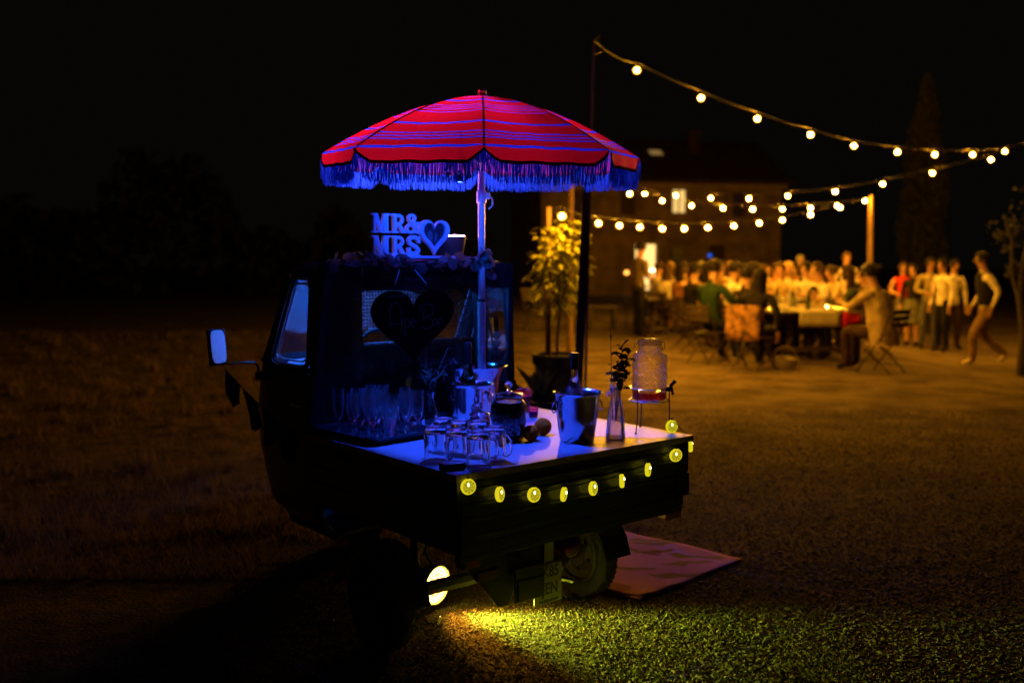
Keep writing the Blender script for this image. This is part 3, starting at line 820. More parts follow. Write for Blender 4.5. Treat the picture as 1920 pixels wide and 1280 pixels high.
for js in ([1, 2, 3], [nj - 4, nj - 3, nj - 2], list(range(4, nj - 4))):
    side = len(js) == 3
    lp = win_loop(js); cen = sum(lp, Vector()) / len(lp); out = Vector((cen.x, cen.y - 1.4, 0)).normalized() if not side else Vector((math.copysign(1, cen.x), 0, 0))
    lp = round_loop(lp)
    mb = MB(); mb.tube([p + out * .006 for p in lp], .011, 6, closed=True)
    wf = mb.build('window_seal', m_black, cabo)
    mb = MB(); mb.tube([p.lerp(cen, .01) + out * .016 for p in lp], .0034, 5, closed=True); mb.build('trim', m_white, wf)
    if side:
        mb = MB(); mb.tube([p.lerp(cen, .13) + out * .004 for p in lp], .0042, 5, closed=True); mb.build('inner_frame', m_white, wf)
    mb = MB(); mb.grid([[Vector(SL[i][j]) - out * .004 for j in js] for i in range(wz0, wz1 + 1)]); mb.build('pane', m_pane if js[0] == 1 else m_clear, wf)
m_dash = M('pale_dashboard', (.55, .56, .58), .6, 0, .1, 12)
mb = MB(); mb.prism([(-.52, 1.50), (.52, 1.50), (.42, 1.66), (.2, 1.76), (-.2, 1.76), (-.42, 1.66)], .98, 1.022); mb.build('dashboard', m_dash, cabo, smooth=30, bev=.008)
mb = MB(); mb.prism([(x, y) for x, y, z in cab_slice(.29)], .262, .285); mb.build('cab_floor', m_under, cabo, smooth=0)
mb = MB(); mb.box(-.50, .50, 1.14, 1.42, .50, .60); mb.box(-.50, .42, 1.135, 1.18, .605, 1.13); mb.build('seat', m_black, cabo, smooth=0, bev=.02)
mb = MB()
ring = [(.17 * math.cos(a), 1.45 + .06 * math.sin(a), 1.0 + .16 * math.sin(a)) for a in [i * math.pi / 10 for i in range(20)]]
mb.tube(ring, .011, 6, closed=True); mb.tube([(0, 1.45, 1.0), (0, 1.6, .7)], .015, 6); mb.build('steering_wheel', m_black, cabo)
mb = MB(); mb.box(-.35, .20, 1.40, 1.42, 1.455, 1.462); cst = mb.build('added_cab_strip', EMI('added_blue_strip', (.012, .17, 1), L_CAB), cabo, smooth=0)  # added blue strip lighting dash, window and mirror from inside
mb = MB(); mb.tube([(-.585, 1.19, .86), (-.598, 1.20, .86), (-.598, 1.29, .86), (-.585, 1.30, .86)], .007, 6); mb.build('door_handle', m_chrome, cabo)
for sx in (-.3, .3):
    mb = MB(); mb.T = Matrix.Translation((sx, 1.93, .72)) @ Matrix.Rotation(-math.pi / 2, 4, 'X'); mb.lathe([(0, .03), (.06, .02), (.075, 0), (.08, -.05)], 20); mb.build('headlight', m_pane, cabo)
# door mirrors
def mirror(cx, aim):
    cen = Vector((cx, 1.60, 1.112)); cw = W(*cen)
    nrm = ((Vector((0, 0, CAM_H)) - cw).normalized() + (Vector(aim) - cw).normalized()).normalized()
    nl = loc_dir(nrm)
    q = nl.to_track_quat('-Y', 'Z')
    Tm = Matrix.Translation(cen) @ q.to_matrix().to_4x4()
    mb = MB(); mb.T = Tm; mb.box(-.044, .044, .004, .03, -.085, .085); ms = mb.build('side_mirror', m_black, truck, smooth=0, bev=.008)
    mb = MB(); mb.T = Tm
    pts = [(.036 * math.copysign(abs(math.cos(a)) ** .45, math.cos(a)), .077 * math.copysign(abs(math.sin(a)) ** .45, math.sin(a))) for a in [i * math.pi / 14 for i in range(28)]]
    mb._add([(x, .0015, z) for x, z in pts], [tuple(range(28))]); mb.build('mirror_glass', m_mirror, ms, smooth=0)
    mb = MB(); s = math.copysign(1, cx)
    mb.tube([(s * .57, 1.66, .955), (s * .58, 1.66, 1.0), (s * .60, 1.66, 1.022), (s * .76, 1.62, 1.03), (s * .79, 1.61, 1.05)], .006, 6); mb.box(min(s * .565, s * .59), max(s * .565, s * .59), 1.645, 1.675, .935, .975)
    mb.build('mirror_arm', m_wire, ms)
mirror(-.80, W(-.46, 1.122, 1.22)); mirror(.80, (.6, 2, 1.2))

# ------------------------------------------------------------------ mesh panel, sign, heart board, garland, bunting
def tl(name, label, cat, x, y, z, rz=0, group=None): return thing(name, label, cat, W(x, y, z), TH + rz, group)
pn = tl('wire_mesh_panel', 'black framed wire mesh panel standing behind the bar against the cab', 'mesh panel', 0, 1.06, TT)
def ex(z): # half outline: x range at height z above the table
    t = z / .745; return -.64 + .095 * t, .325 - .03 * t
mb = MB()
for z in (.0, .715): a, b = ex(z); mb._add([], []); mb.box(a + .036, b - .036, -.014, .014, z + .001, z + .03)
for k in (0, 1):
    P = []
    a0, a1 = ex(0)[k], ex(.745)[k]; s = .034 if k == 0 else -.034
    vs = []
    for (a, z) in ((a0, 0), (a1, .745)):
        for yy in (-.016, .016): vs += [(a, yy, z), (a + s, yy, z)]
    mb._add(vs, [(0, 1, 3, 2), (4, 6, 7, 5), (0, 4, 5, 1), (2, 3, 7, 6), (0, 2, 6, 4), (1, 5, 7, 3)])
mb.build('frame', m_black, pn, smooth=0)
mb = MB()
z = .034
while z < .714:
    a, b = ex(z); mb.tube([(a + .03, .001, z), (b - .03, .001, z)], .0015, 4, cap=False); z += .0155
x = -.60
while x < .29:
    zt = .715
    if x < ex(.715)[0] + .03: zt = max(.05, (x - .03 + .64) / .095 * .745)
    if x < -.61 + .034: zt = min(zt, .4)
    mb.tube([(x, -.002, .03), (x, -.002, min(.715, zt))], .0015, 4, cap=False); x += .0155
g_ = mb.build('wire_grid', m_wire, pn, smooth=0); tag(g_, kind='stuff')

# MR & MRS sign
sg = tl('wedding_sign', 'white cut-out MR & MRS sign with a heart photo frame on top of the panel', 'sign', 0, 1.03, 1.516)
def sx_(px): return (px - 690) / 150 * .43 - .331
class Let:
    def __init__(s, x0, z0, w, h): s.x0, s.z0, s.w, s.h, s.k, s.mb = x0, z0, w, h, 0, MB(); s.mb.T = Matrix.Rotation(math.pi / 2, 4, 'X')
    def p(s, x, y): return (s.x0 + x * s.w, s.z0 + y * s.h)
    def poly(s, pts): s.k += 1; e = .0003 * s.k; s.mb.prism([s.p(*q) for q in pts], -.009 + e, .009 - e)
    def rib(s, pts, w): s.k += 1; e = .0003 * s.k; s.mb.strip([s.p(*q) for q in pts], [v * s.h for v in w] if isinstance(w, list) else w * s.h, -.009 + e, .009 - e)
    def done(s, name='letter'): return s.mb.build(name, m_white, sg, smooth=30)
def arc(cx, cy, rx, ry, a0, a1, n=12): return [(cx + rx * math.cos(R(a0 + (a1 - a0) * i / n)), cy + ry * math.sin(R(a0 + (a1 - a0) * i / n))) for i in range(n + 1)]
def rect(x0, x1, y0, y1): return [(x0, y0), (x1, y0), (x1, y1), (x0, y1)]
def let_M(x0, z0, w, h):
    l = Let(x0, z0, w, h)
    l.poly(rect(.12, .25, .05, .95)); l.poly(rect(.68, .92, .05, .95))
    l.poly([(.10, 1), (.36, 1), (.62, .02), (.46, .02)]); l.poly([(.68, 1), (.82, 1), (.58, .02), (.47, .02)])
    for q in (rect(0, .38, 0, .10), rect(.58, 1.02, 0, .10), rect(0, .3, .90, 1.0), rect(.70, 1.02, .90, 1.0)): l.poly(q)
    l.done()
def let_R(x0, z0, w, h):
    l = Let(x0, z0, w, h)
    l.poly(rect(.12, .36, .05, .95)); l.rib([(.2, .91), (.48, .91)] + arc(.52, .70, .26, .21, 80, -80) + [(.48, .49), (.2, .49)], .15)
    l.poly([(.40, .50), (.62, .50), (1.0, .03), (.70, .03)]); l.poly(rect(.0, .48, 0, .10)); l.poly(rect(.66, 1.08, 0, .10)); l.poly(rect(0, .3, .90, 1.0)); l.done()
def let_S(x0, z0, w, h):
    l = Let(x0, z0, w, h)
    l.rib([(.86, .68), (.84, .80)] + arc(.50, .74, .32, .20, 20, 180, 10) + [(.24, .60), (.45, .52), (.68, .42), (.80, .30)] + arc(.50, .26, .32, .20, -5, -180, 10) + [(.17, .34)], .20)
    l.poly(rect(.78, .95, .62, .98)); l.poly(rect(.07, .24, .02, .40)); l.done()
def let_A(x0, z0, w, h):
    l = Let(x0, z0, w, h)
    l.rib([(.95, .04), (.80, .10), (.30, .66)] + arc(.45, .80, .19, .15, 200, -20, 12) + [(.58, .66), (.40, .52), (.20, .36)] + arc(.40, .24, .27, .19, 160, 350, 10) + [(.74, .36), (.82, .56)], .14)
    l.poly(rect(.62, 1.02, .50, .60)); l.poly(rect(.70, 1.05, 0, .10)); l.done()
hR = .086; zr2 = .016; zr1 = zr2 + .098
let_M(sx_(690), zr1, .096, hR); let_R(sx_(727), zr1, .076, hR); let_A(sx_(752), zr1, .086, hR)
let_M(sx_(690), zr2, .096, hR); let_R(sx_(727), zr2, .076, hR); let_S(sx_(755), zr2, .078, hR)
mb = MB(); mb.box(-.30, .12, -.02, .02, 0, .012); mb.box(-.30, -.07, -.0085, .0085, .0125, .018); mb.build('base', m_white, sg, smooth=0, bev=.002)
def heart(n=56, s=1.0, cx=0, cy=0, yk=1.0):
    P = []
    for i in range(n):
        t = 2 * math.pi * i / n
        P.append((cx + s * 16 * math.sin(t) ** 3 / 16, cy + yk * s * (13 * math.cos(t) - 5 * math.cos(2 * t) - 2 * math.cos(3 * t) - math.cos(4 * t)) / 16))
    return P
hx = sx_(809); hz = .110
mb = MB(); mb.T = Matrix.Rotation(math.pi / 2, 4, 'X')
o_ = heart(56, .0845, hx, hz, 1.05); i_ = heart(56, .062, hx, hz + .004, 1.08); n = 56
vs = [(x, y, z) for z in (-.010, .010) for P in (o_, i_) for x, y in P]
fs = []
for k in range(n):
    j = (k + 1) % n
    fs += [(k, j, n + j, n + k), (2 * n + k, 3 * n + k, 3 * n + j, 2 * n + j), (k, 2 * n + k, 2 * n + j, j), (n + k, n + j, 3 * n + j, 3 * n + k)]
mb._add(vs, fs); mb.build('heart_frame', m_white, sg, smooth=30, bev=.002)
m_photo = M('dim_photo_print', (.05, .05, .06), .35, 0, .5, 60)
m_ph2 = M('photo_figures', (.20, .19, .19), .4, 0, .5, 60)
mb = MB(); mb.T = Matrix.Rotation(math.pi / 2, 4, 'X'); mb.prism(heart(56, .064, hx, hz + .004, 1.08), -.006, -.004); ph = mb.build('photo_print', m_photo, sg, smooth=0)
mb = MB(); mb.T = Matrix.Rotation(math.pi / 2, 4, 'X')
mb.prism([(hx - .034, hz - .02), (hx - .006, hz - .048), (hx - .004, hz + .0), (hx - .010, hz + .016), (hx - .024, hz + .018), (hx - .032, hz + .008)], -.0039, -.0036)
mb.prism([(hx + .004, hz - .035), (hx + .016, hz - .03), (hx + .022, hz - .005), (hx + .016, hz + .012), (hx + .010, hz + .008)], -.0039, -.0035); mb.build('figures', m_ph2, ph, smooth=0)

# heart shaped blackboard
bd = tl('heart_blackboard', 'heart shaped blackboard lettered Ape Bar hanging on the mesh panel', 'blackboard', -.125, 1.0, 1.235)
mb = MB(); mb.T = Matrix.Rotation(math.pi / 2, 4, 'X'); mb.prism(heart(72, .225, 0, 0, .82), -.008, .0); mb.build('board', m_board, bd, smooth=30, bev=.003)
mb = MB(); mb.T = Matrix.Rotation(math.pi / 2, 4, 'X')
def scr(pts, w=.004): mb.strip(pts, w, .0006, .0016)
scr([(-.125, -.03), (-.13, .03)] + arc(-.100, .035, .03, .05, 180, 10, 12) + [(-.066, -.02), (-.066, -.05)]); scr([(-.135, -.015), (-.10, -.012), (-.06, -.002)])
scr([(-.05, .01), (-.05, -.075)]); scr([(-.05, .005)] + arc(-.038, -.012, .014, .018, 120, -150, 10)); scr([(-.018, -.012), (.0, -.008)] + arc(-.006, -.012, .012, .018, 20, 320, 10))
scr([(.055, .055), (.052, -.0)]); scr([(.03, .04)] + arc(.07, .045, .04, .028, 160, -80, 14) + [(.05, .012)]); scr([(.05, .012)] + arc(.07, -.015, .034, .025, 70, -150, 14))
scr(arc(.115, -.012, .011, .016, 20, 340, 10)); scr([(.128, .002), (.128, -.03)]); scr([(.138, .002), (.138, -.03)]); scr(arc(.148, -.008, .010, .010, 170, 50, 6))
mb.build('script_lettering', m_chalk, bd, smooth=0)
text_on('Lorenzetis', .030, bd, (-.075, -.0012, .115), FRONT, m_chalk, .0005, 0, sx=1.15)
mb = MB(); mb.tube([(-.10, -.001, .165), (-.055, .03, .232)], .0022, 5); mb.tube([(.07, -.001, .165), (.025, .03, .232)], .0022, 5); mb.build('hanging_cord', m_white, bd)

# eucalyptus garland
eum = []
for L_, W_ in ((.05, .046), (.042, .040), (.058, .05)):
    vs = [(0, 0, 0)]; nn = 10
    for k in range(nn):
        a = 2 * math.pi * k / nn; x = W_ / 2 * math.sin(a); y = L_ / 2 * (1 - math.cos(a)); vs.append((x, y, .10 * abs(x) + .0018 * math.sin(3 * a) - .9 * y * y))
    vs[0] = (0, L_ / 2, -.9 * (L_ / 2) ** 2)
    me = bpy.data.meshes.new('round_leaf'); me.from_pydata(vs, [], [(0, 1 + k, 1 + (k + 1) % nn) for k in range(nn)]); me.materials.append(m_euc)
    me.polygons.foreach_set('use_smooth', [True] * len(me.polygons)); eum.append(me)
ga = tl('eucalyptus_garland', 'eucalyptus garland of round leaves along the top of the panel and down its right side', 'garland', 0, 1.03, 1.505)
r = random.Random(4)
path = [(-.54, 0, .0), (-.42, -.02, -.01), (-.28, -.03, .01), (-.12, -.02, -.015), (.06, -.03, -.005), (.2, -.02, .0), (.30, .0, .03), (.335, .03, -.02), (.36, .06, -.16), (.40, .08, -.32), (.43, .08, -.45), (.42, .08, -.55)]
mb = MB(); mb.tube(path, [.005] * len(path), 6); mb.tube([(.43, .08, -.42), (.435, .08, -.52), (.455, .08, -.62), (.47, .08, -.76)], [.012, .022, .022, .016], 8); mb.build('stem', m_bark, ga)
VP = [Vector(p) for p in path]
for k in range(112):
    t = r.uniform(0, len(VP) - 1.001)
    if k % 3: t = r.uniform(5.5, len(VP) - 1.001) if k % 2 else r.uniform(0, 6)
    i = int(t); p = VP[i].lerp(VP[i + 1], t - i) + Vector((r.uniform(-.015, .015), r.uniform(-.03, .01), r.uniform(-.015, .015)))
    d = Vector((r.uniform(-1, 1), r.uniform(-.9, .2), r.uniform(-1.2, .7)))
    inst('leaf', r.choice(eum), ga, p, rot_to(d, r.uniform(-1.2, 1.2)), r.uniform(.8, 1.2))
mb = MB(); r = random.Random(9)
for k in range(40):
    t = r.uniform(0, 7); i = int(t); p = VP[i].lerp(VP[i + 1], t - i); d = Vector((r.uniform(-1, 1), r.uniform(-.6, .2), r.uniform(-.6, .8))) * .05
    mb.tube([p, p + d * .6, p + d + Vector((0, 0, -.008))], .0011, 4)
mb.build('twig', m_bark, ga)

# bunting
m_flag = CLOTH('maroon_flag_cloth', (.09, .03, .045), .15, .2, 200)
A_ = Vector((-.79, 1.60, 1.03)); B_ = Vector((-.635, .80, .70))
bu = tl('bunting', 'dark bunting of small pennants strung from the door mirror to the bed', 'bunting', *A_)
bp = [A_.lerp(B_, t / 12) - A_ - Vector((0, 0, .05 * 4 * (t / 12) * (1 - t / 12))) for t in range(13)]
mb = MB(); mb.tube(bp, .0018, 4); mb.build('cord', m_cable, bu)
r = random.Random(2)
for k, t in enumerate((.04, .20, .37, .53)):
    i = t * 12; j = int(i); p = bp[j].lerp(bp[j + 1], i - j); t2 = t + .135; i = t2 * 12; j = int(i); q = bp[j].lerp(bp[j + 1], i - j)
    vs = []
    for s in range(5):
        u_ = s / 4; a = p.lerp(q, u_); dep = .075 + .06 * math.sin(math.pi * u_) + .03 * (u_ if k % 2 else 1 - u_) + r.uniform(-.01, .01)
        for v in range(4): vs.append((a.x + .012 * math.sin(u_ * 6 + k) * v / 3, a.y + .02 * math.sin(v + k * 2) * v / 3, a.z - dep * v / 3))
    mb = MB(); mb._add(vs, [(s * 4 + v, s * 4 + v + 1, s * 4 + v + 5, s * 4 + v + 4) for s in range(4) for v in range(3)])
    f_ = mb.build('pennant', m_flag, bu); sd = f_.modifiers.new('cloth', 'SOLIDIFY'); sd.thickness = .0012

# ------------------------------------------------------------------ lamps
def lens_disc(mb, r0, z, n=28, up=True):
    vs = [(r0 * math.cos(2 * math.pi * k / n), r0 * math.sin(2 * math.pi * k / n), z) for k in range(n)]
    mb._add(vs, [tuple(range(n)) if up else tuple(reversed(range(n)))])
pw = at(842, 442, 5.0)
par = thing('stage_lamp', 'round stage lamp on the cab roof shining up with a glowing white top', 'lamp', (pw.x, pw.y, 1.512))
hz_ = pw.z - 1.512
mb = MB(); mb.lathe([(0, 0), (.06, 0), (.068, .01), (.082, hz_ - .02), (.084, hz_ - .002), (.079, hz_ - .002), (.078, hz_ - .012), (0, hz_ - .012)], 32); mb.build('housing', m_white if False else M('lamp_housing', (.10, .10, .11), .35, .6, .1, 20), par)
mb = MB(); lens_disc(mb, .077, hz_ + .001); mb.build('lens', EMI('stage_lamp_lens', (.95, .26, 1.2), L_PAR), par, smooth=0)

fl = W(-.243, .668, .112)
fw = Vector((.82, -.57, -.04)).normalized()
fq = fw.to_track_quat('Z', 'Y')
flo = thing('ground_spotlight', 'glowing round spotlight on the ground between the wheels under the bed', 'lamp', fl)
TF = fq.to_matrix().to_4x4()
m_fb = M('spot_housing', (.5, .48, .45), .4, .2, .1, 20)
mb = MB(); mb.T = TF; mb.lathe([(0, -.10), (.05, -.10), (.085, -.03), (.088, .008), (.082, .008), (.080, -.004), (0, -.004)], 32); hs = mb.build('housing', m_fb, flo)
cols = [((1, .42, .05), 2.6), ((.75, 1, .12), 1.25), ((1, .30, .22), .8)]
lm3 = [EMI('led_' + n_, c, L_FLOOR * s) for n_, (c, s) in zip(('amber', 'lime', 'pink'), cols)]
k = 0; dots = []
for ring, nn in ((0, 1), (.019, 6), (.038, 12), (.057, 18), (.071, 24)):
    for i in range(nn):
        a = 2 * math.pi * i / max(1, nn) + ring * 9
        mb = MB(); mb.T = TF @ Matrix.Translation((ring * math.cos(a), ring * math.sin(a), 0)); mb.lathe([(.0085, 0), (.007, .003), (0, .0045)], 6)
        mb.build('led', lm3[k % 3 if ring < .06 else (k % 2)], flo, smooth=0); k += 1
mb = MB(); mb.T = TF; mb.box(-.10, .10, -.007, .007, .010, .014); mb.tube([(-.10, 0, .005), (-.105, -.02, -.03), (-.10, -.10, -.05)], .006, 6); mb.tube([(.10, 0, .005), (.105, -.02, -.03), (.10, -.10, -.05)], .006, 6)
mb.build('bracket', m_black, flo, smooth=0)
mb = MB(); a = Vector((-.02, .02, .085)); mb.tube([a, a + Vector((-.03, .0, .05)), a + Vector((-.02, .05, .10)), a + Vector((-.08, .1, .2)), a + Vector((-.05, .12, .3))], .006, 6); mb.build('cable', m_cable, flo)
mb = MB(); mb.tube([(-.06, -.05, -.095), (-.02, -.16, -.108), (.02, -.19, -.10), (.03, -.15, -.085)], .004, 6); mb.build('stand', m_steel, flo)
sp = bpy.data.lights.new('spot_beam', 'SPOT'); sp.energy = 270; sp.color = (.72, .95, .07); sp.spot_size = R(58); sp.spot_blend = .7; sp.shadow_soft_size = .05
so2 = bpy.data.objects.new('spot_beam', sp); COL.objects.link(so2); so2.parent = flo; so2.location = fw * .03
so2.rotation_mode = 'QUATERNION'; so2.rotation_quaternion = Vector((.90, -.42, -.135)).to_track_quat('-Z', 'Y')

sp = bpy.data.lights.new('spot_glow', 'SPOT'); sp.energy = 62; sp.color = (1, .42, .03); sp.spot_size = R(96); sp.spot_blend = .8; sp.shadow_soft_size = .05
so2 = bpy.data.objects.new('spot_glow', sp); COL.objects.link(so2); so2.parent = flo; so2.location = fw * .03
so2.rotation_mode = 'QUATERNION'; so2.rotation_quaternion = Vector((.80, -.55, -.42)).to_track_quat('-Z', 'Y')

# ------------------------------------------------------------------ umbrella
UP = W(.283, 1.022, TT)
ub = thing('beach_umbrella', 'red beach umbrella with blue stripes and long blue fringe over the bar', 'umbrella', UP)
def fabric():
    m, t, p, out = nt('striped_canvas'); N = t.nodes; K = t.links
    uv = N.new('ShaderNodeUVMap'); sp_ = N.new('ShaderNodeSeparateXYZ'); K.new(uv.outputs[0], sp_.inputs[0])
    rp = N.new('ShaderNodeValToRGB'); rp.color_ramp.interpolation = 'CONSTANT'
    red = (.66, .010, .016, 1); blu = (.015, .12, .9, 1)
    bands = [(.10, .012), (.14, .012), (.18, .012), (.30, .03), (.42, .010), (.46, .010), (.50, .010), (.545, .012), (.71, .024), (.836, .014), (.872, .014), (.908, .014), (.985, .022)]
    el = rp.color_ramp.elements
    el[0].position = 0; el[0].color = red; el[1].position = bands[0][0] / 1.2; el[1].color = blu
    for i, (a, w) in enumerate(bands):
        if i: e = el.new(a / 1.2); e.color = blu
        e = el.new((a + w) / 1.2); e.color = red
    dv_ = N.new('ShaderNodeMath'); dv_.operation = 'DIVIDE'; dv_.inputs[1].default_value = 1.2
    K.new(sp_.outputs['X'], dv_.inputs[0]); K.new(dv_.outputs[0], rp.inputs[0])
    tc = N.new('ShaderNodeTexCoord'); wv = N.new('ShaderNodeTexNoise'); wv.inputs['Scale'].default_value = 700; wv.inputs['Detail'].default_value = 2
    K.new(tc.outputs['Object'], wv.inputs['Vector'])
    mr = N.new('ShaderNodeMapRange'); mr.inputs[3].default_value = .72; mr.inputs[4].default_value = 1.2; K.new(wv.outputs[0], mr.inputs[0])
    mu = N.new('ShaderNodeMix'); mu.data_type = 'RGBA'; mu.blend_type = 'MULTIPLY'; mu.inputs['Factor'].default_value = 1
    K.new(rp.outputs[0], mu.inputs['A']); K.new(mr.outputs[0], mu.inputs['B'])
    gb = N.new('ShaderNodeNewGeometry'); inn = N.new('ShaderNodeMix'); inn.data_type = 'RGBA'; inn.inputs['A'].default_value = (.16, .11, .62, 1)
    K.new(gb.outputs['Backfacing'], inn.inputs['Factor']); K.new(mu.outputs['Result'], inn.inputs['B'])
    K.new(inn.outputs['Result'], p.inputs['Base Color']); p.inputs['Roughness'].default_value = .6; p.inputs['Sheen Weight'].default_value = .25
    tr = N.new('ShaderNodeBsdfTranslucent'); K.new(mu.outputs['Result'], tr.inputs[0])
    ms = N.new('ShaderNodeMixShader'); ms.inputs[0].default_value = .58
    K.new(p.outputs[0], ms.inputs[1]); K.new(tr.outputs[0], ms.inputs[2]); K.new(ms.outputs[0], out.inputs[0])
    return m
m_fab = fabric()
m_trim = M('maroon_braid', (.10, .012, .02), .8, 0, .3, 300, .3, 300)
m_fr = CLOTH('blue_fringe_yarn', (.03, .30, .95), .35, .25, 120, 0)
ZAP = 2.280 - TT; RAD = .755; DROP = .275
tilt = Matrix.Translation((0, 0, 1.12)) @ Euler((R(2.6), R(.7), 0)).to_matrix().to_4x4() @ Matrix.Translation((0, 0, -1.12))
def dome(s, ph): return Vector((RAD * s * math.cos(ph), RAD * s * math.sin(ph), ZAP - DROP * s ** 1.72))
PH0 = R(-90 + 2.5)
def vdrop(t): return .010 + .052 * min(1, math.sin(math.pi * min(max(t, 0), 1)) * 2.6) ** .8 if 0 < t < 1 else .010
for k in range(8):
    a0 = PH0 + k * math.pi / 4; a1 = a0 + math.pi / 4
    nS, nT, nV = 22, 14, 4
    def surf(s, t):
        p = dome(s, a0).lerp(dome(s, a1), t); p.z -= .030 * s * math.sin(math.pi * s) * 4 * t * (1 - t) * .6 + .0022 * s * s * math.sin(t * 23 + k * 1.7 + s * 2) * math.sin(math.pi * t)
        return p
    vs = []; uvs = []; fs = []
    for i in range(nS + nV + 1):
        for j in range(nT + 1):
            t = j / nT
            if i <= nS: s = .03 + .97 * i / nS; p = surf(s, t); uvs.append((s, t))
            else:
                q = (i - nS) / nV; p = surf(1, t); od = Vector((p.x, p.y, 0)).normalized()
                p = p + od * (.004 * q + .006 * math.sin(t * 17 + k) * q + .003 * math.sin(t * 41 + 2 * k) * q) - Vector((0, 0, vdrop(t) * q)); uvs.append((1 + .075 * q, t))
            vs.append(tilt @ p)
    for i in range(nS + nV):
        for j in range(nT): b = i * (nT + 1) + j; fs.append((b, b + 1, b + nT + 2, b + nT + 1))
    me = bpy.data.meshes.new('canopy_panel'); me.from_pydata([tuple(v) for v in vs], [], fs); me.materials.append(m_fab)
    uvl = me.uv_layers.new(name='UVMap')
    for lp in me.loops: uvl.data[lp.index].uv = uvs[lp.vertex_index]
    me.polygons.foreach_set('use_smooth', [True] * len(me.polygons))
    cp = inst('canopy_panel', me, ub)
    def hem(t):
        p = surf(1, t); od = Vector((p.x, p.y, 0)).normalized()
        return p + od * (.004 + .006 * math.sin(t * 17 + k) + .003 * math.sin(t * 41 + 2 * k)) - Vector((0, 0, vdrop(t))), od
    mb = MB(); mb.T = tilt
    P = []
    for j in range(41):
        p, od = hem(j / 40); P.append([p + od * .003 + Vector((0, 0, .004)), p + od * .005 - Vector((0, 0, .002)), p + od * .003 - Vector((0, 0, .009)), p - od * .002 - Vector((0, 0, .009)), p - od * .002 + Vector((0, 0, .004))])
    mb.grid(P, closed=True); mb.build('braid', m_trim, cp)
    r = random.Random(100 + k); mb = MB(); mb.T = tilt; nst = 165
    for j in range(nst):
        t = (j + .5 + r.uniform(-.3, .3)) / nst; p, od = hem(t); L_ = .083 + r.uniform(-.009, .006)
        tg_ = Vector((-od.y, od.x, 0)); sw = r.gauss(0, .006); so3 = r.gauss(0, .005); p = p - Vector((0, 0, .006)); rr = r.uniform(.0013, .0022)
        pts = [p + tg_ * sw * (q ** 2) + od * (so3 * q + .002 * math.sin(q * 5 + j)) - Vector((0, 0, L_ * q)) for q in (0, .3, .65, 1)]
        mb.tube(pts, [rr, rr, rr * 1.1, rr * .8], 4, cap=False)
    fo = mb.build('fringe', m_fr, cp, smooth=60); tag(fo, kind='stuff')
    mb = MB(); mb.T = tilt; mb.tube([dome(s / 12, a0) + Vector((0, 0, -.006)) for s in range(0, 13)], .004, 6); rb = mb.build('rib', m_wire, ub)
    mb = MB(); mb.T = tilt; mb.tube([dome(.55, a0) + Vector((0, 0, -.008)), Vector((.02 * math.cos(a0), .02 * math.sin(a0), ZAP - .30))], .0035, 5); mb.build('strut', m_wire, rb)
    mb = MB(); mb.T = tilt; mb.tube([dome(s / 14, a0) + Vector((0, 0, .0015)) for s in range(0, 15)], .0017, 5); mb.build('seam', m_trim, cp)
mb = MB(); mb.tube([(0, 0, -.3), (0, 0, .55)], .0195, 20); mb.tube([(0, 0, .551), (0, 0, 1.10)], .0165, 20); mb.build('lower_pole', m_pole, ub)
mb = MB(); mb.T = tilt; mb.tube([(0, 0, 1.10), (0, 0, ZAP)], .0150, 20); mb.lathe([(.028, ZAP - .31), (.028, ZAP - .28), (.016, ZAP - .28), (.016, ZAP - .31), (.028, ZAP - .31)], 16); mb.build('upper_pole', m_pole, ub)
mb = MB(); mb.T = tilt; mb.lathe([(.03, ZAP - .004), (.028, ZAP + .004), (.020, ZAP + .008), (.0185, ZAP + .028), (.012, ZAP + .032), (0, ZAP + .032)], 20); mb.build('finial', m_white, ub)
mb = MB(); mb.lathe([(.0165, 1.02), (.0225, 1.022), (.0225, 1.075), (.0165, 1.077)], 20); mb.box(.019, .040, -.010, .010, 1.04, 1.07)
mb.tube([(.036, 0, 1.055), (.052, 0, 1.04), (.053, 0, 1.01), (.045, 0, 1.0), (.034, 0, .992)], .0035, 6); mb.build('tilt_joint', m_pole, ub)
mb = MB(); mb.lathe([(.0168, .548), (.022, .55), (.022, .558), (.0168, .56)], 20); mb.build('collar', m_black, ub)

cl = UP + Vector((.012, -.53, 1.10)) + U * -.11  # unseen blue lamp added to light the bar, sign and pole
cpl = thing('added_lamp', 'small added blue lamp hidden under the front of the canopy', 'lamp', cl)
mb = MB(); mb.lathe([(0, .022), (.006, .022), (.009, .016), (.011, .008), (.010, .008), (.008, .013), (0, .013)], 16); mb.tube([(0, 0, .02), (0, 0, .10), (.004, .01, .185)], .0022, 6); mb.build('shade', m_black, cpl)
mb = MB(); mb.lathe([(0, .008), (.007, .009), (.011, .010)], 12); mb.build('lens', EMI('added_lamp_lens', (.012, .155, 1), 4), cpl)
sp = bpy.data.lights.new('bar_fill', 'SPOT'); sp.energy = P_CLAMP; sp.color = (.016, .07, 1); sp.spot_size = R(92); sp.spot_blend = .5; sp.shadow_soft_size = .0006
sb = bpy.data.objects.new('bar_fill', sp); COL.objects.link(sb); sb.parent = cpl; sb.location = (0, 0, -.012); sb.rotation_mode = 'QUATERNION'; sb.rotation_quaternion = (W(-.03, .56, TT) - cl).to_track_quat('-Z', 'Y')

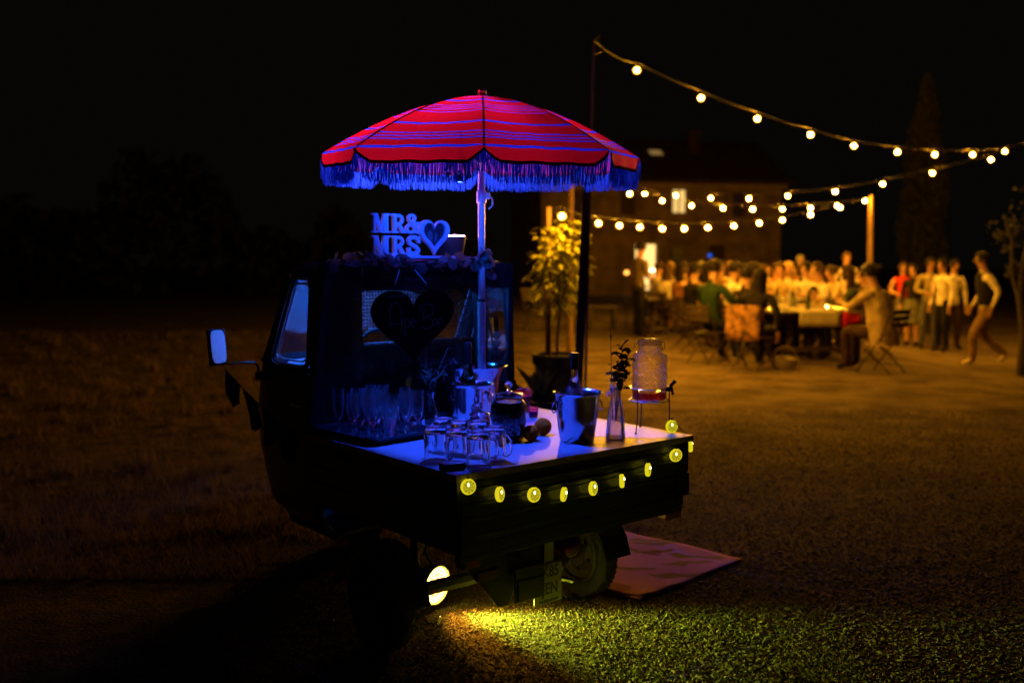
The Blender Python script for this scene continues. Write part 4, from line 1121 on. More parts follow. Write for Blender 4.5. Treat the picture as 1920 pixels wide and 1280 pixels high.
mb = MB(); mb.T = Matrix.Rotation(TH, 4, 'Z')
x0, x1, y0, y1 = -.0057, .0098, -.0076, .0057
for q in ((x0 - .0015, x0, y0 - .0015, y1 + .0015), (x1, x1 + .0015, y0 - .0015, y1 + .0015), (x0, x1, y0 - .0015, y0), (x0, x1, y1, y1 + .0015)): mb.box(*q, -.026, .006)  # added box walls that trim the blue light to the bar top
mb.build('beam_mask', m_black, cpl, smooth=0)
hq = (W(-.11, 1.03, 1.68) - cl - Vector((-.05, -.02, 0))).normalized()  # extra head added to light the sign blue
mb = MB(); mb.T = Matrix.Translation((-.05, -.02, 0)) @ hq.to_track_quat('-Z', 'Y').to_matrix().to_4x4(); mb.lathe([(0, .02), (.006, .02), (.009, .014), (.010, 0), (.009, 0), (.007, .009), (0, .009)], 14); mb.tube([(0, 0, .02), (.03, .01, .03)], .002, 6); mb.build('added_head', m_black, cpl)
sp = bpy.data.lights.new('sign_fill', 'SPOT'); sp.energy = 18; sp.color = (0, .06, 1); sp.spot_size = R(64); sp.spot_blend = .8; sp.shadow_soft_size = .015
sb = bpy.data.objects.new('sign_fill', sp); COL.objects.link(sb); sb.parent = cpl; sb.location = Vector((-.05, -.02, 0)) + hq * .012; sb.rotation_mode = 'QUATERNION'; sb.rotation_quaternion = hq.to_track_quat('-Z', 'Y')
pq = (UP + Vector((0, 0, .86)) - cl - Vector((.04, .03, 0))).normalized()  # extra head added to light the umbrella pole blue
mb = MB(); mb.T = Matrix.Translation((.04, .03, 0)) @ pq.to_track_quat('-Z', 'Y').to_matrix().to_4x4(); mb.lathe([(0, .02), (.006, .02), (.009, .014), (.010, 0), (.009, 0), (.007, .009), (0, .009)], 14); mb.tube([(0, 0, .02), (-.02, -.02, .02)], .002, 6); mb.build('added_head', m_black, cpl)
sp = bpy.data.lights.new('pole_fill', 'SPOT'); sp.energy = 16; sp.color = (0, .09, 1); sp.spot_size = R(44); sp.spot_blend = .8; sp.shadow_soft_size = .012
sb = bpy.data.objects.new('pole_fill', sp); COL.objects.link(sb); sb.parent = cpl; sb.location = Vector((.04, .03, 0)) + pq * .012; sb.rotation_mode = 'QUATERNION'; sb.rotation_quaternion = pq.to_track_quat('-Z', 'Y')
# narrow core of the stage lamp
sp = bpy.data.lights.new('stage_beam', 'SPOT'); sp.energy = 420; sp.color = (1, .40, 1); sp.spot_size = R(30); sp.spot_blend = 1; sp.shadow_soft_size = .05
aim = (UP + Vector((-.10, .03, ZAP)) - Vector((pw.x, pw.y, pw.z))).normalized()
sb = bpy.data.objects.new('stage_beam', sp); COL.objects.link(sb); sb.parent = par; sb.location = (0, 0, hz_ + .012); sb.rotation_mode = 'QUATERNION'; sb.rotation_quaternion = aim.to_track_quat('-Z', 'Y')
# ------------------------------------------------------------------ things on the bar top
def on(px, py, z=TT): return onz(px, py, z)
# tray with flutes
trc = (-.425, .86)
ty = tl('serving_tray', 'black rectangular tray of champagne flutes at the left of the bar', 'tray', trc[0], trc[1], TT, R(5))
def rrect(hx, hy, rr, n=6):
    P = []
    for cx, cy, a in ((hx - rr, hy - rr, 0), (-hx + rr, hy - rr, 90), (-hx + rr, -hy + rr, 180), (hx - rr, -hy + rr, 270)):
        P += [(cx + rr * math.cos(R(a + 90 * i / n)), cy + rr * math.sin(R(a + 90 * i / n))) for i in range(n + 1)]
    return P
m_tray = M('black_tray_lacquer', (.014, .014, .018), .3, 0, .2, 20)
mb = MB()
lay = [(.165, .21, .03, .0005), (.185, .23, .04, .034), (.182, .227, .04, .034), (.163, .208, .03, .006)]
mb.grid([[(x, y, z) for x, y in rrect(a, b, c)] for a, b, c, z in lay], closed=True)
n_ = len(rrect(.1, .1, .03)); mb.f.append(tuple(range(3 * n_, 4 * n_))); mb.m.append(0); mb.f.append(tuple(reversed(range(n_)))); mb.m.append(0)
mb.build('tray', m_tray, ty, smooth=30)
fm = MB(); fm.lathe([(.030, 0), (.030, .002), (.010, .0045), (.0042, .010), (.0040, .055), (.009, .064), (.020, .082), (.0262, .115), (.0272, .15), (.0250, .192)], 18); fl_me = fm.mesh('flute', m_flute, 60)
f2 = MB(); f2.lathe([(0, .001), (.024, .001), (.024, .010), (.0265, .012), (.030, .150)], 18); tm_me = f2.mesh('tumbler', m_flute, 60)
r = random.Random(8); k = 0
RT = Matrix.Rotation(TH + R(5), 3, 'Z')
spots = [(-.12, -.16), (-.04, -.165), (.05, -.155), (.125, -.15), (-.125, -.08), (-.045, -.075), (.04, -.07), (.12, -.065), (-.12, .0), (-.03, .015), (.05, .02), (.125, .02), (-.115, .09), (-.03, .10), (.055, .10), (.125, .10)]
for i, (x, y) in enumerate(spots):
    p = W(trc[0], trc[1], TT + .0065) + RT @ Vector((x + r.uniform(-.008, .008), y + r.uniform(-.008, .008), 0))
    tall = i % 5 != 1
    o = inst('champagne_flute' if tall else 'tall_tumbler', fl_me if tall else tm_me, None, p, (0, 0, r.uniform(0, 6)), (1, 1, r.uniform(.97, 1.03)))
    if tall: tag(o, 'empty champagne flute among the flutes crowded on the black tray', 'flute', 'champagne flutes on the black tray')
    else: tag(o, 'straight tall tumbler standing among the flutes on the black tray', 'tumbler', 'tumblers on the black tray')
m_berry = M('red_berry', (.42, .02, .03), .4, 0, .2, 120, .2, 200)
for (px, py, z, lb) in ((722, 806, TT + .02, 'red strawberry lying on the tray at the front of the flutes'), (741, 790, TT + .045, 'red strawberry propped higher between the flutes on the tray'), (777, 800, TT + .02, 'dark red strawberry by the last flute at the right end of the tray')):
    p = on(px, py, z); mb = MB(); mb.lathe([(0, -.020), (.009, -.012), (.016, .002), (.014, .012), (0, .016)], 12)
    o = thing('strawberry', lb, 'strawberry', p, group='strawberries on the tray'); mb.build('fruit', m_berry, o, rot=(R(70), R(20), 0))
    mb = MB()
    for q in range(5): a = q * 1.256; mb._add([(0, 0, .016), (.006 * math.cos(a - .5), .006 * math.sin(a - .5), .018), (.014 * math.cos(a), .014 * math.sin(a), .015), (.006 * math.cos(a + .5), .006 * math.sin(a + .5), .018)], [(0, 1, 2, 3)])
    mb.build('leaf_cap', m_dark_leaf, o, rot=(R(70), R(20), 0))
# black box at the corner
p = on(848, 880)
mb = MB(); mb.box(-.042, .042, -.026, .026, .0005, .026); o = mb.build('black_box', m_black, None, smooth=0, bev=.003, loc=p, rot=(0, 0, TH + R(-12))); tag(o, 'small flat black box at the near corner of the bar top', 'box')
# mugs upside down
mg = MB(); mg.lathe([(0, .105), (.030, .106), (.0365, .100), (.0385, .05), (.0395, .0015), (.0415, .0), (.043, .0015), (.0435, .06), (.0445, .118), (.042, .1245), (.034, .1255), (.030, .122), (0, .121)], 28); mug_me = mg.mesh('body', m_mug, 40)
hd = MB(); hd.tube([(.042, 0, .026), (.058, 0, .022), (.074, 0, .036), (.077, 0, .058), (.072, 0, .082), (.058, 0, .096), (.042, 0, .094)], [.0065, .006, .0055, .0055, .0055, .006, .0065], 8); h_me = hd.mesh('handle', m_mug, 60)
mugs = [(817, 862, 2.2, 'upturned glass mug at the left front of the mug cluster'), (857, 867, -2.0, 'upturned glass mug in front, behind the black box'), (897, 873, .35, 'upturned glass mug nearest the bar edge, its handle to the right'),
        (927, 862, -.6, 'upturned glass mug at the right end of the cluster, below the big jar'), (834, 843, 2.6, 'upturned glass mug at the back left of the cluster'), (893, 850, 1.2, 'upturned glass mug at the back, in front of the small jar'), (866, 848, 2.0, 'upturned glass mug hidden in the middle of the cluster')]
for px, py, a, lb in mugs:
    o = thing('glass_mug', lb, 'mug', on(px, py) + Vector((0, 0, .0008)), a, 'upturned glass mugs on the bar')
    inst('body', mug_me, o); inst('handle', h_me, o)
# jars with ball lids
m_beans = M('dark_jar_filling', (.06, .022, .015), .5, 0, .7, 60, .8, 90)
m_redf = M('red_jar_filling', (.34, .02, .04), .6, 0, .5, 50, .8, 90)
def ribbed(prof, nr, amp, zr):
    def f(mb, n=96):
        rows = []
        for rr, z in prof:
            k = amp if zr[0] < z < zr[1] else 0
            rows.append([((rr + k * math.cos(nr * 2 * math.pi * i / n)) * math.cos(2 * math.pi * i / n), (rr + k * math.cos(nr * 2 * math.pi * i / n)) * math.sin(2 * math.pi * i / n), z) for i in range(n)])
        mb.grid(rows, closed=True)
    return f
p = on(954, 824)
jr = thing('biscuit_jar', 'large ribbed glass jar of dark beans with a glass ball lid', 'jar', p)
prof = [(.052, .001), (.060, .006), (.064, .03), (.071, .08), (.0745, .125), (.073, .150), (.064, .165), (.056, .170), (.056, .182)]
mb = MB(); ribbed(prof, 24, .0016, (.004, .16))(mb); mb.lathe([(0, .002), (.052, .001)], 48); mb.build('glass', THIN('ribbed_glass', (.93, .92, .95), 2.6, .09), jr, smooth=60)
mb = MB(); mb.lathe([(0, .008), (.050, .008), (.0595, .03), (.067, .08), (.0700, .125), (.0680, .148), (.058, .161), (.02, .165), (0, .163)], 32); mb.build('beans', m_beans, jr)
mb = MB(); mb.lathe([(.058, .183), (.060, .187), (.056, .194), (.03, .200), (.012, .204), (.009, .210)], 32); ld = mb.build('lid', m_thin, jr)
mb = MB(); mb.lathe([(.006, .204), (.010, .209), (.0185, .222), (.0195, .228), (.0165, .240), (.008, .247), (0, .248)], 20); mb.build('knob', m_knob, ld)
p = on(899, 813)
sj = thing('sweet_jar', 'small glass jar of red sweets with a ball lid behind the mugs', 'jar', p)
mb = MB(); ribbed([(.040, .001), (.046, .006), (.048, .04), (.046, .062), (.040, .07), (.038, .078)], 20, .0012, (.004, .06))(mb); mb.lathe([(0, .002), (.040, .001)], 32); mb.build('glass', THIN('small_jar_glass', (.93, .92, .95), 2.6, .09), sj, smooth=60)
mb = MB(); mb.lathe([(0, .008), (.036, .008), (.042, .03), (.0425, .055), (.02, .062), (0, .06)], 24); mb.build('sweets', m_redf, sj)
mb = MB(); mb.lathe([(.042, .079), (.045, .083), (.040, .091), (.02, .098), (.009, .103)], 28); ld = mb.build('lid', m_thin, sj)
mb = MB(); mb.lathe([(.006, .10), (.009, .104), (.0155, .115), (.0165, .120), (.013, .131), (.006, .136), (0, .137)], 18); mb.build('knob', m_knob, ld)
# steel bowl, coolers and bottles
def shell(prof, th=.002):
    inner = [(max(0, rr - th), z + (th if i == 0 else 0)) for i, (rr, z) in enumerate(prof)]
    return prof + list(reversed(inner))
p = W(.27, .93, TT) - Vector((.035, 0, 0))
p = on(884, 781)
bw = thing('steel_ice_bowl', 'wide flared steel ice bowl at the back of the bar by the umbrella pole', 'bowl', p)
mb = MB(); mb.lathe([(0, .001)] + shell([(.085, .001), (.10, .01), (.122, .09), (.134, .19), (.156, .240), (.168, .249), (.171, .248)], .002) + [(0, .004)], 40); mb.build('bowl', m_steel, bw)
mb = MB(); mb.lathe([(0, .15), (.06, .153), (.126, .147)], 20); mb.build('ice', M('ice_water', (.3, .35, .5), .15, 0, .5, 40, .8, 60), bw)
def ring_handles(o, rr, z, cup):
    for s in (-1, 1):
        mb = MB(); mb.lathe([(0, -.008), (.009, -.006), (.009, .006), (0, .008)], 10, c=(s * (rr + .004), 0, z))
        mb.tube([(s * (rr + .008) + s * .012 * (1 - math.cos(a)) * .5, .022 * math.sin(a), z - .018 + .022 * math.cos(a)) for a in [i * math.pi / 8 for i in range(16)]], .0028, 6, closed=True); mb.build('handle', m_steel, o)
def cooler(name, label, p, r0, r1, h, rz):
    o = thing(name, label, 'wine cooler', p, rz)
    mb = MB(); mb.lathe([(0, .001)] + shell([(r0 - .004, .001), (r0, .006), (r0 + (r1 - r0) * .5, h * .5), (r1 - .006, h - .018), (r1 - .001, h - .006), (r1 + .005, h), (r1 + .007, h - .003)], .002) + [(0, .004)], 40); mb.build('bucket', m_steel, o)
    ring_handles(o, r0 + (r1 - r0) * .78, h * .80, o); return o
p2 = on(886, 804)
cooler('wine_cooler', 'steel wine cooler behind the small jar, holding a dark champagne bottle', p2, .064, .088, .205, 2.6)
bo = thing('champagne_bottle', 'dark champagne bottle standing in the cooler before the steel bowl', 'bottle', p2 + Vector((-.02, .01, .04)))
mb = MB(); mb.lathe([(0, 0), (.036, 0), (.040, .006), (.040, .14), (.034, .18), (.0175, .235), (.0145, .255)], 24); mb.build('glass', m_bottle, bo)
mb = MB(); mb.lathe([(.0150, .25), (.0175, .28), (.0165, .30), (.0175, .315), (.0185, .33), (.016, .345), (0, .348)], 20); mb.build('foil', m_foil, bo)
p3 = on(1082, 826)
cooler('wine_cooler', 'polished steel wine cooler at the middle of the rear edge with a clear bottle', p3, .072, .098, .207, .45)
bo = thing('wine_bottle', 'clear glass wine bottle with a dark capsule in the nearest cooler', 'bottle', p3 + Vector((-.012, .01, .03)))
mb = MB(); mb.lathe([(0, 0), (.034, 0), (.038, .006), (.038, .165), (.034, .19), (.0185, .228), (.0150, .245), (.0148, .29)], 24); mb.build('glass', GLASS('clear_bottle_glass', (.8, .78, .7)), bo)
mb = MB(); mb.lathe([(.0153, .268), (.0158, .27), (.0178, .315), (.0180, .333), (.016, .337), (0, .338)], 20); mb.build('capsule', m_foil, bo)
# citrus fruit
m_orange = M('orange_peel', (.70, .10, .002), .6, 0, .2, 30, .35, 260, spec=.06)
def fruit(px, py, rr, lb, rz, el):
    o = thing('orange', lb, 'fruit', on(px, py) + Vector((0, 0, rr * .97)), rz, 'fruit on the bar top')
    mb = MB(); mb.lathe([(0, -rr * el - .001), (rr * .14, -rr * el * .99), (rr * .5, -rr * el * .86), (rr * .86, -rr * .5), (rr, 0), (rr * .86, rr * .5), (rr * .5, rr * el * .84), (rr * .2, rr * el * .98), (rr * .09, rr * el * 1.07), (0, rr * el * 1.1)], 26)
    mb.build('peel', m_orange, o, rot=(R(78), 0, R(80)), smooth=70)
    mb = MB(); mb.lathe([(0, 0), (.004, 0), (.003, .003), (0, .003)], 8, c=(0, 0, -rr * el * 1.0 - .002)); mb.build('stalk', m_dark_leaf, o, rot=(R(78), 0, R(80)))
fruit(995, 826, .034, 'smaller round orange nearest the big jar, in its shadow', 1.0, 1.0)
fruit(1018, 815, .038, 'larger orange with a nub, right of the smaller one', -.9, 1.05)
# carafe with sprigs
p = on(1154, 822)
cf = thing('glass_carafe', 'tall conical glass carafe used as a vase near the bar edge', 'vase', p)
mb = MB(); mb.lathe([(0, .006), (.036, .006), (.040, .001), (.0415, .006), (.038, .06), (.030, .12), (.020, .175), (.0165, .20), (.0175, .215), (.024, .232)], 28); mb.build('glass', THIN('carafe_glass', (.95, .93, .95), 2.0, .08, .24, (.9, .75, .8)), cf)
mb = MB(); mb.lathe([(0, .010), (.0365, .010), (.0355, .055), (.0310, .095), (0, .096)], 24); mb.build('water', THIN('vase_water', (.85, .8, .85), 1.2, .02, .25, (.85, .75, .85)), cf)
spg = thing('leafy_sprigs', 'dark leafy sprigs with one bare twig standing in the carafe', 'sprig', p + Vector((0, 0, .03)))
slm = [leaf_mesh('sprig_leaf', m_dark_leaf, .042, .021), leaf_mesh('sprig_leaf', m_dark_leaf, .034, .018, curl=.4)]
r = random.Random(12); mb = MB()
stems = [((-.012, 0, .05), (-.020, .0, .25), (-.024, 0, .43), 7, .012), ((.0, 0, .05), (.015, .0, .22), (.026, 0, .37), 24, .0), ((.004, .01, .05), (.025, .01, .22), (.055, .02, .335), 24, 0), ((0, -.01, .05), (.0, -.01, .2), (.012, -.02, .27), 22, 0), ((0, 0, .05), (-.005, 0, .2), (-.012, .01, .255), 10, 0), ((.0, 0, .05), (.02, 0, .21), (.045, -.02, .245), 9, 0)]
for a, b, c, n, sp_ in stems:
    a, b, c = Vector(a), Vector(b), Vector(c)
    pts = [a.lerp(b, t).lerp(b.lerp(c, t), t) for t in [i / 8 for i in range(9)]]
    mb.tube(pts, [.0022] * 5 + [.0016] * 4, 5)
    for q in range(n):
        t = .45 + .55 * q / n; t = t if n > 7 else .3 + .7 * q / n
        pp = a.lerp(b, t).lerp(b.lerp(c, t), t); d = Vector((r.uniform(-1, 1), r.uniform(-1, 1), r.uniform(-.1, 1)))
        inst('leaf', r.choice(slm), spg, pp, rot_to(d, r.uniform(-1, 1)), (.55 if n == 7 else 1) * r.uniform(.8, 1.25))
mb.build('stem', m_bark, spg)
m_pink = CLOTH('pink_petal', (.7, .38, .5), .3, .2, 80)
ft = thing('pink_flower', 'tiny pale flower bound at the neck of the carafe', 'flower', p + Vector((-.030, -.01, .192)))
pm = leaf_mesh('petal', m_pink, .016, .011)
for q in range(6): a = q * 1.047; inst('petal', pm, ft, (0, 0, 0), rot_to((math.cos(a), -.5, math.sin(a)), 0))
mb = MB(); mb.lathe([(0, -.003), (.004, 0), (0, .004)], 8); mb.build('centre', m_org, ft)
# drink dispenser on a wire stand
pd = W(.565, .185, TT)
ws = thing('dispenser_stand', 'dark wire stand with three legs carrying the drink dispenser', 'stand', pd, TH)
mb = MB()
for zz in (.138, .192): mb.tube([(.087 * math.cos(a), .087 * math.sin(a), zz) for a in [i * math.pi / 18 for i in range(36)]], .0028, 6, closed=True)
mb.build('ring', m_steel, ws)
mb = MB(); mb.tube([(-.08, 0, .134), (.08, 0, .134)], .002, 5); mb.tube([(0, -.08, .1335), (0, .08, .1335)], .002, 5); mb.build('cross_wire', m_wire, ws)
for (x, y) in ((-.085, -.013), (.041, -.082), (.044, .095)):
    d = Vector((x, y, 0)).normalized(); mb = MB()
    mb.tube([d * .090 + Vector((0, 0, .196)), d * .090 + Vector((0, 0, .13)), d * .092 + Vector((0, 0, .05)), d * .099 + Vector((0, 0, .012)), d * .101 + Vector((0, 0, .004))], .0028, 6); mb.lathe([(0, 0), (.005, .0), (.0055, .005), (0, .010)], 8, c=(d.x * .101, d.y * .101, .0005)); mb.build('leg', m_wire, ws)
ds = thing('drink_dispenser', 'big beaded glass drink dispenser with a swing lid and a dark tap', 'dispenser', pd + Vector((0, 0, .140)))
mb = MB(); mb.lathe([(.066, .001), (.073, .006), (.0745, .03), (.0745, .175), (.076, .185), (.074, .196), (.062, .206), (.051, .210), (.0495, .216), (.0495, .238), (.053, .240), (.053, .246)], 40); mb.lathe([(0, .003), (.066, .001)], 40); mb.build('glass', m_frost, ds)
mb = MB(); mb.lathe([(0, .006), (.068, .006), (.0715, .012), (.0715, .034), (0, .0345)], 32); mb.build('drink', THIN('pink_drink', (.75, .16, .12), 1.0, .05, .55, (.8, .18, .14)), ds)
mb = MB(); mb.lathe([(.053, .247), (.055, .252), (.050, .262), (.040, .266), (0, .267)], 32); ld = mb.build('lid', THIN('lid_glass', (.95, .9, .9), 2.0, .08, .3, (.95, .85, .8)), ds)
mb = MB(); mb.tube([(.0545 * math.cos(a), .0545 * math.sin(a), .243) for a in [i * math.pi / 16 for i in range(32)]], .0018, 5, closed=True); mb.tube([(.0545 * math.cos(a), .0545 * math.sin(a), .256) for a in [i * math.pi / 16 for i in range(32)]], .0015, 5, closed=True)
mb.tube([(-.055, 0, .243), (-.066, 0, .246), (-.068, 0, .236), (-.062, 0, .228)], .0017, 5); mb.tube([(.050, -.02, .256), (.062, -.012, .254), (.064, -.01, .225), (.053, -.02, .218), (.05, -.03, .232)], .0018, 5); mb.build('wire_bail', m_wire, ds)
mb = MB(); mb.tube([(.068, -.03, .048), (.094, -.042, .050)], .010, 10); mb.tube([(.088, -.040, .046), (.088, -.040, .066), (.106, -.046, .088)], [.008, .007, .009], 10); mb.tube([(.092, -.042, .046), (.097, -.044, .026)], .006, 8); mb.build('tap', m_black, ds)
m_emb = THIN('embossed_glass', (.95, .9, .85), 3.0, .06, .75, (1, .85, .7))
def wrap(body, size, z, a0, sx=1.0, parent=ds, rr=.0755):
    me = text_mesh(body, size, .0008, .0002, 'CENTER', sx)
    for v in me.vertices:
        x, y, d = v.co; a = a0 + x / rr; v.co = ((rr + d) * math.sin(a), -(rr + d) * math.cos(a), z + y)
    me.materials.clear(); me.materials.append(m_emb); inst('embossing', me, parent)
a0 = R(24)
wrap('OLD', .015, .168, a0, 1.2); wrap('FASHIONED', .014, .150, a0 - .08, 1.0); wrap('Drinks', .022, .126, a0, 1.1); wrap('ICE', .014, .101, a0, 1.2); wrap('COLD', .013, .083, a0, 1.2)
mb = MB()
for q in range(30):
    t = q / 29; a = R(-26) + t * R(62); z = .096 - .042 * (t ** .6)
    mb.lathe([(0, -.0016), (.0018, 0), (0, .0016)], 5, c=(.0752 * math.sin(a), -.0752 * math.cos(a), z))
mb.build('beading', m_emb, ds)
# vases at the back
def dark_vase(px, py, h, lb, lb2, seed, dry):
    p = on(px, py)
    v = thing('glass_vase', lb, 'vase', p)
    mb = MB(); mb.lathe([(0, .002), (.035, .001), (.04, .01), (.034, h * .4), (.02, h * .75), (.018, h * .9), (.024, h)], 22); mb.build('glass', m_thin, v)
    mb = MB(); mb.lathe([(0, .006), (.036, .006), (.032, h * .35), (0, h * .36)], 18); mb.build('water', THIN('dark_vase_water', (.25, .22, .25), 1.0, .04), v)
    s = thing('flower_sprigs', lb2, 'sprig', p + Vector((0, 0, .02))); r = random.Random(seed); mb = MB()
    for k in range(9):
        a = r.uniform(0, 6.28); sp_ = r.uniform(.02, .09); H = h + r.uniform(.06, .2)
        a_ = Vector((0, 0, .02)); b_ = Vector((0, 0, h)); c_ = Vector((sp_ * math.cos(a), sp_ * math.sin(a), H))
        pts = [a_.lerp(b_, t).lerp(b_.lerp(c_, t), t) for t in [i / 7 for i in range(8)]]; mb.tube(pts, .0014, 4)
        for q in range(7 if not dry else 5):
            t = .6 + .4 * q / 6; pp = a_.lerp(b_, t).lerp(b_.lerp(c_, t), t)
            inst('leaf', slm[q % 2], s, pp, rot_to((r.uniform(-1, 1), r.uniform(-1, 1), r.uniform(-.3, 1)), r.uniform(-1, 1)), (.5, 1.3, 1) if dry else r.uniform(.8, 1.3))
    mb.build('stem', m_bark, s)
dark_vase(806, 796, .15, 'dark slim vase right of the tray before the steel bowl', 'dry wispy sprigs in the slim vase right of the tray', 3, True)
dark_vase(722, 768, .16, 'dim vase behind the flutes in front of the heart board', 'dark drooping sprigs in the vase behind the flutes', 6, False)
# pink drink cup and votive
m_pg = THIN('pink_glass', (.85, .25, .5), 1.6, .05, .3, (.8, .2, .45))
p = on(982, 772); cu = thing('pink_glass_cup', 'pink glass cup with a flower in it behind the big jar', 'cup', p)
mb = MB(); mb.lathe([(0, .003), (.03, .001), (.034, .01), (.042, .11)], 24); mb.build('glass', m_pg, cu)
mb = MB(); mb.lathe([(0, .006), (.030, .006), (.0385, .08), (0, .082)], 20); mb.build('filling', m_redf, cu)
pm2 = leaf_mesh('petal', CLOTH('rose_petal', (.55, .04, .16), .3, .2, 60), .034, .026)
for q in range(8): a = q * .8; inst('petal', pm2, cu, (0, 0, .10), rot_to((math.cos(a), math.sin(a), .5 + .1 * q), 0))
p = on(1000, 782); vo_ = thing('pink_votive', 'short pink glass votive on the bar behind the big jar', 'votive', p)
mb = MB(); mb.lathe([(0, .003), (.020, .001), (.022, .01), (.025, .05)], 20); mb.build('glass', m_pg, vo_)
mb = MB(); mb.lathe([(0, .004), (.019, .005), (.021, .03), (0, .031)], 16); mb.build('wax', M('pink_wax', (.5, .12, .28), .6), vo_)

# ------------------------------------------------------------------ citrus slice lights on the tailgate
def slice_mat():
    m = bpy.data.materials.new('lit_citrus_flesh'); m.use_nodes = True; t = m.node_tree; N = t.nodes; K = t.links
    N.remove(N['Principled BSDF'])
    tc = N.new('ShaderNodeTexCoord'); sp_ = N.new('ShaderNodeSeparateXYZ'); K.new(tc.outputs['Object'], sp_.inputs[0])
    at_ = N.new('ShaderNodeMath'); at_.operation = 'ARCTAN2'; K.new(sp_.outputs['Z'], at_.inputs[0]); K.new(sp_.outputs['X'], at_.inputs[1])
    mu = N.new('ShaderNodeMath'); mu.operation = 'MULTIPLY'; mu.inputs[1].default_value = 9; K.new(at_.outputs[0], mu.inputs[0])
    sn = N.new('ShaderNodeMath'); sn.operation = 'SINE'; K.new(mu.outputs[0], sn.inputs[0])
    mr = N.new('ShaderNodeMapRange'); mr.inputs[1].default_value = -1; mr.inputs[3].default_value = .55; mr.inputs[4].default_value = .95; K.new(sn.outputs[0], mr.inputs[0])
    nz = N.new('ShaderNodeTexNoise'); nz.inputs['Scale'].default_value = 260; K.new(tc.outputs['Object'], nz.inputs['Vector'])
    m2 = N.new('ShaderNodeMath'); m2.operation = 'MULTIPLY'; K.new(mr.outputs[0], m2.inputs[0]); K.new(nz.outputs[0], m2.inputs[1])
    m3 = N.new('ShaderNodeMath'); m3.operation = 'MULTIPLY'; m3.inputs[1].default_value = 1.45 * L_SLICE; K.new(m2.outputs[0], m3.inputs[0])
    e = N.new('ShaderNodeEmission'); e.inputs[0].default_value = (.78, .66, .02, 1); K.new(m3.outputs[0], e.inputs[1]); K.new(e.outputs[0], N['Material Output'].inputs[0]); return m
m_flesh = slice_mat(); m_rind = EMI('lit_citrus_rind', (.80, .66, .012), L_SLICE); m_filam = EMI('warm_filament', (1, .86, .35), 9)
sl = MB(); sl.T = Matrix.Rotation(math.pi / 2, 4, 'X'); sl.lathe([(.0, .006), (.0235, .006), (.0235, -.006), (0, -.006)], 28); flesh_me = sl.mesh('slice', m_flesh, 30)
sl = MB(); sl.T = Matrix.Rotation(math.pi / 2, 4, 'X'); sl.lathe([(.0236, -.0085), (.027, -.006), (.0285, 0), (.027, .006), (.0236, .0085), (.0236, -.0085)], 30); rind_me = sl.mesh('rind', m_rind, 60)
sl = MB(); sl.lathe([(0, -.004), (.003, -.001), (.003, .004), (.001, .008), (0, .009)], 8); fil_me = sl.mesh('filament', m_filam, 60)
def tail_pt(px, py, y=-.022):
    d = ray(px, py); c0 = Vector((0, 0, CAM_H)); t = ((TO - c0).dot(Wv) + y) / d.dot(Wv); return c0 + d * t
pts = [tail_pt(878, 912), tail_pt(937, 926), tail_pt(1001, 927), tail_pt(1057, 926), tail_pt(1112, 915), tail_pt(1166, 901), tail_pt(1215, 880), tail_pt(1267, 853), W(.658, .03, .705), W(.60, .085, TT + .029)]
yaws = [TH - .25, TH + .45, TH - .05, TH + .6, TH + .35, TH + .7, TH + .55, TH - .35, TH + .9, TH - .3]
cl_ = thing('citrus_slice_lights', 'string of glowing yellow citrus slice lamps draped along the tailgate', 'light string', pts[0])
path = []
for i, (a, b) in enumerate(zip(pts, pts[1:])):
    a = a + Vector((0, 0, .036)) - pts[0]; b = b + Vector((0, 0, .036)) - pts[0]
    for q in range(5): t = q / 5; c = a.lerp(b, t); c.z -= .012 * 4 * t * (1 - t) * (1 if i < 7 else .2); path.append(c)
path.append(pts[-1] + Vector((0, 0, .036)) - pts[0])
path = [W(-.60, -.016, .718) - pts[0]] + path
mb = MB(); mb.tube(path, .0016, 5); mb.build('cord', m_cable, cl_)
for p, a in zip(pts, yaws):
    rn = inst('citrus_lamp', rind_me, cl_, p - pts[0], (rnd.uniform(-.12, .12), 0, a))
    inst('slice', flesh_me, rn); inst('filament', fil_me, rn, (-.003, -.0105, .006)); 
    mb = MB(); mb.tube([(0, 0, .027), (0, 0, .038)], .004, 6); mb.build('cap', m_cable, rn)

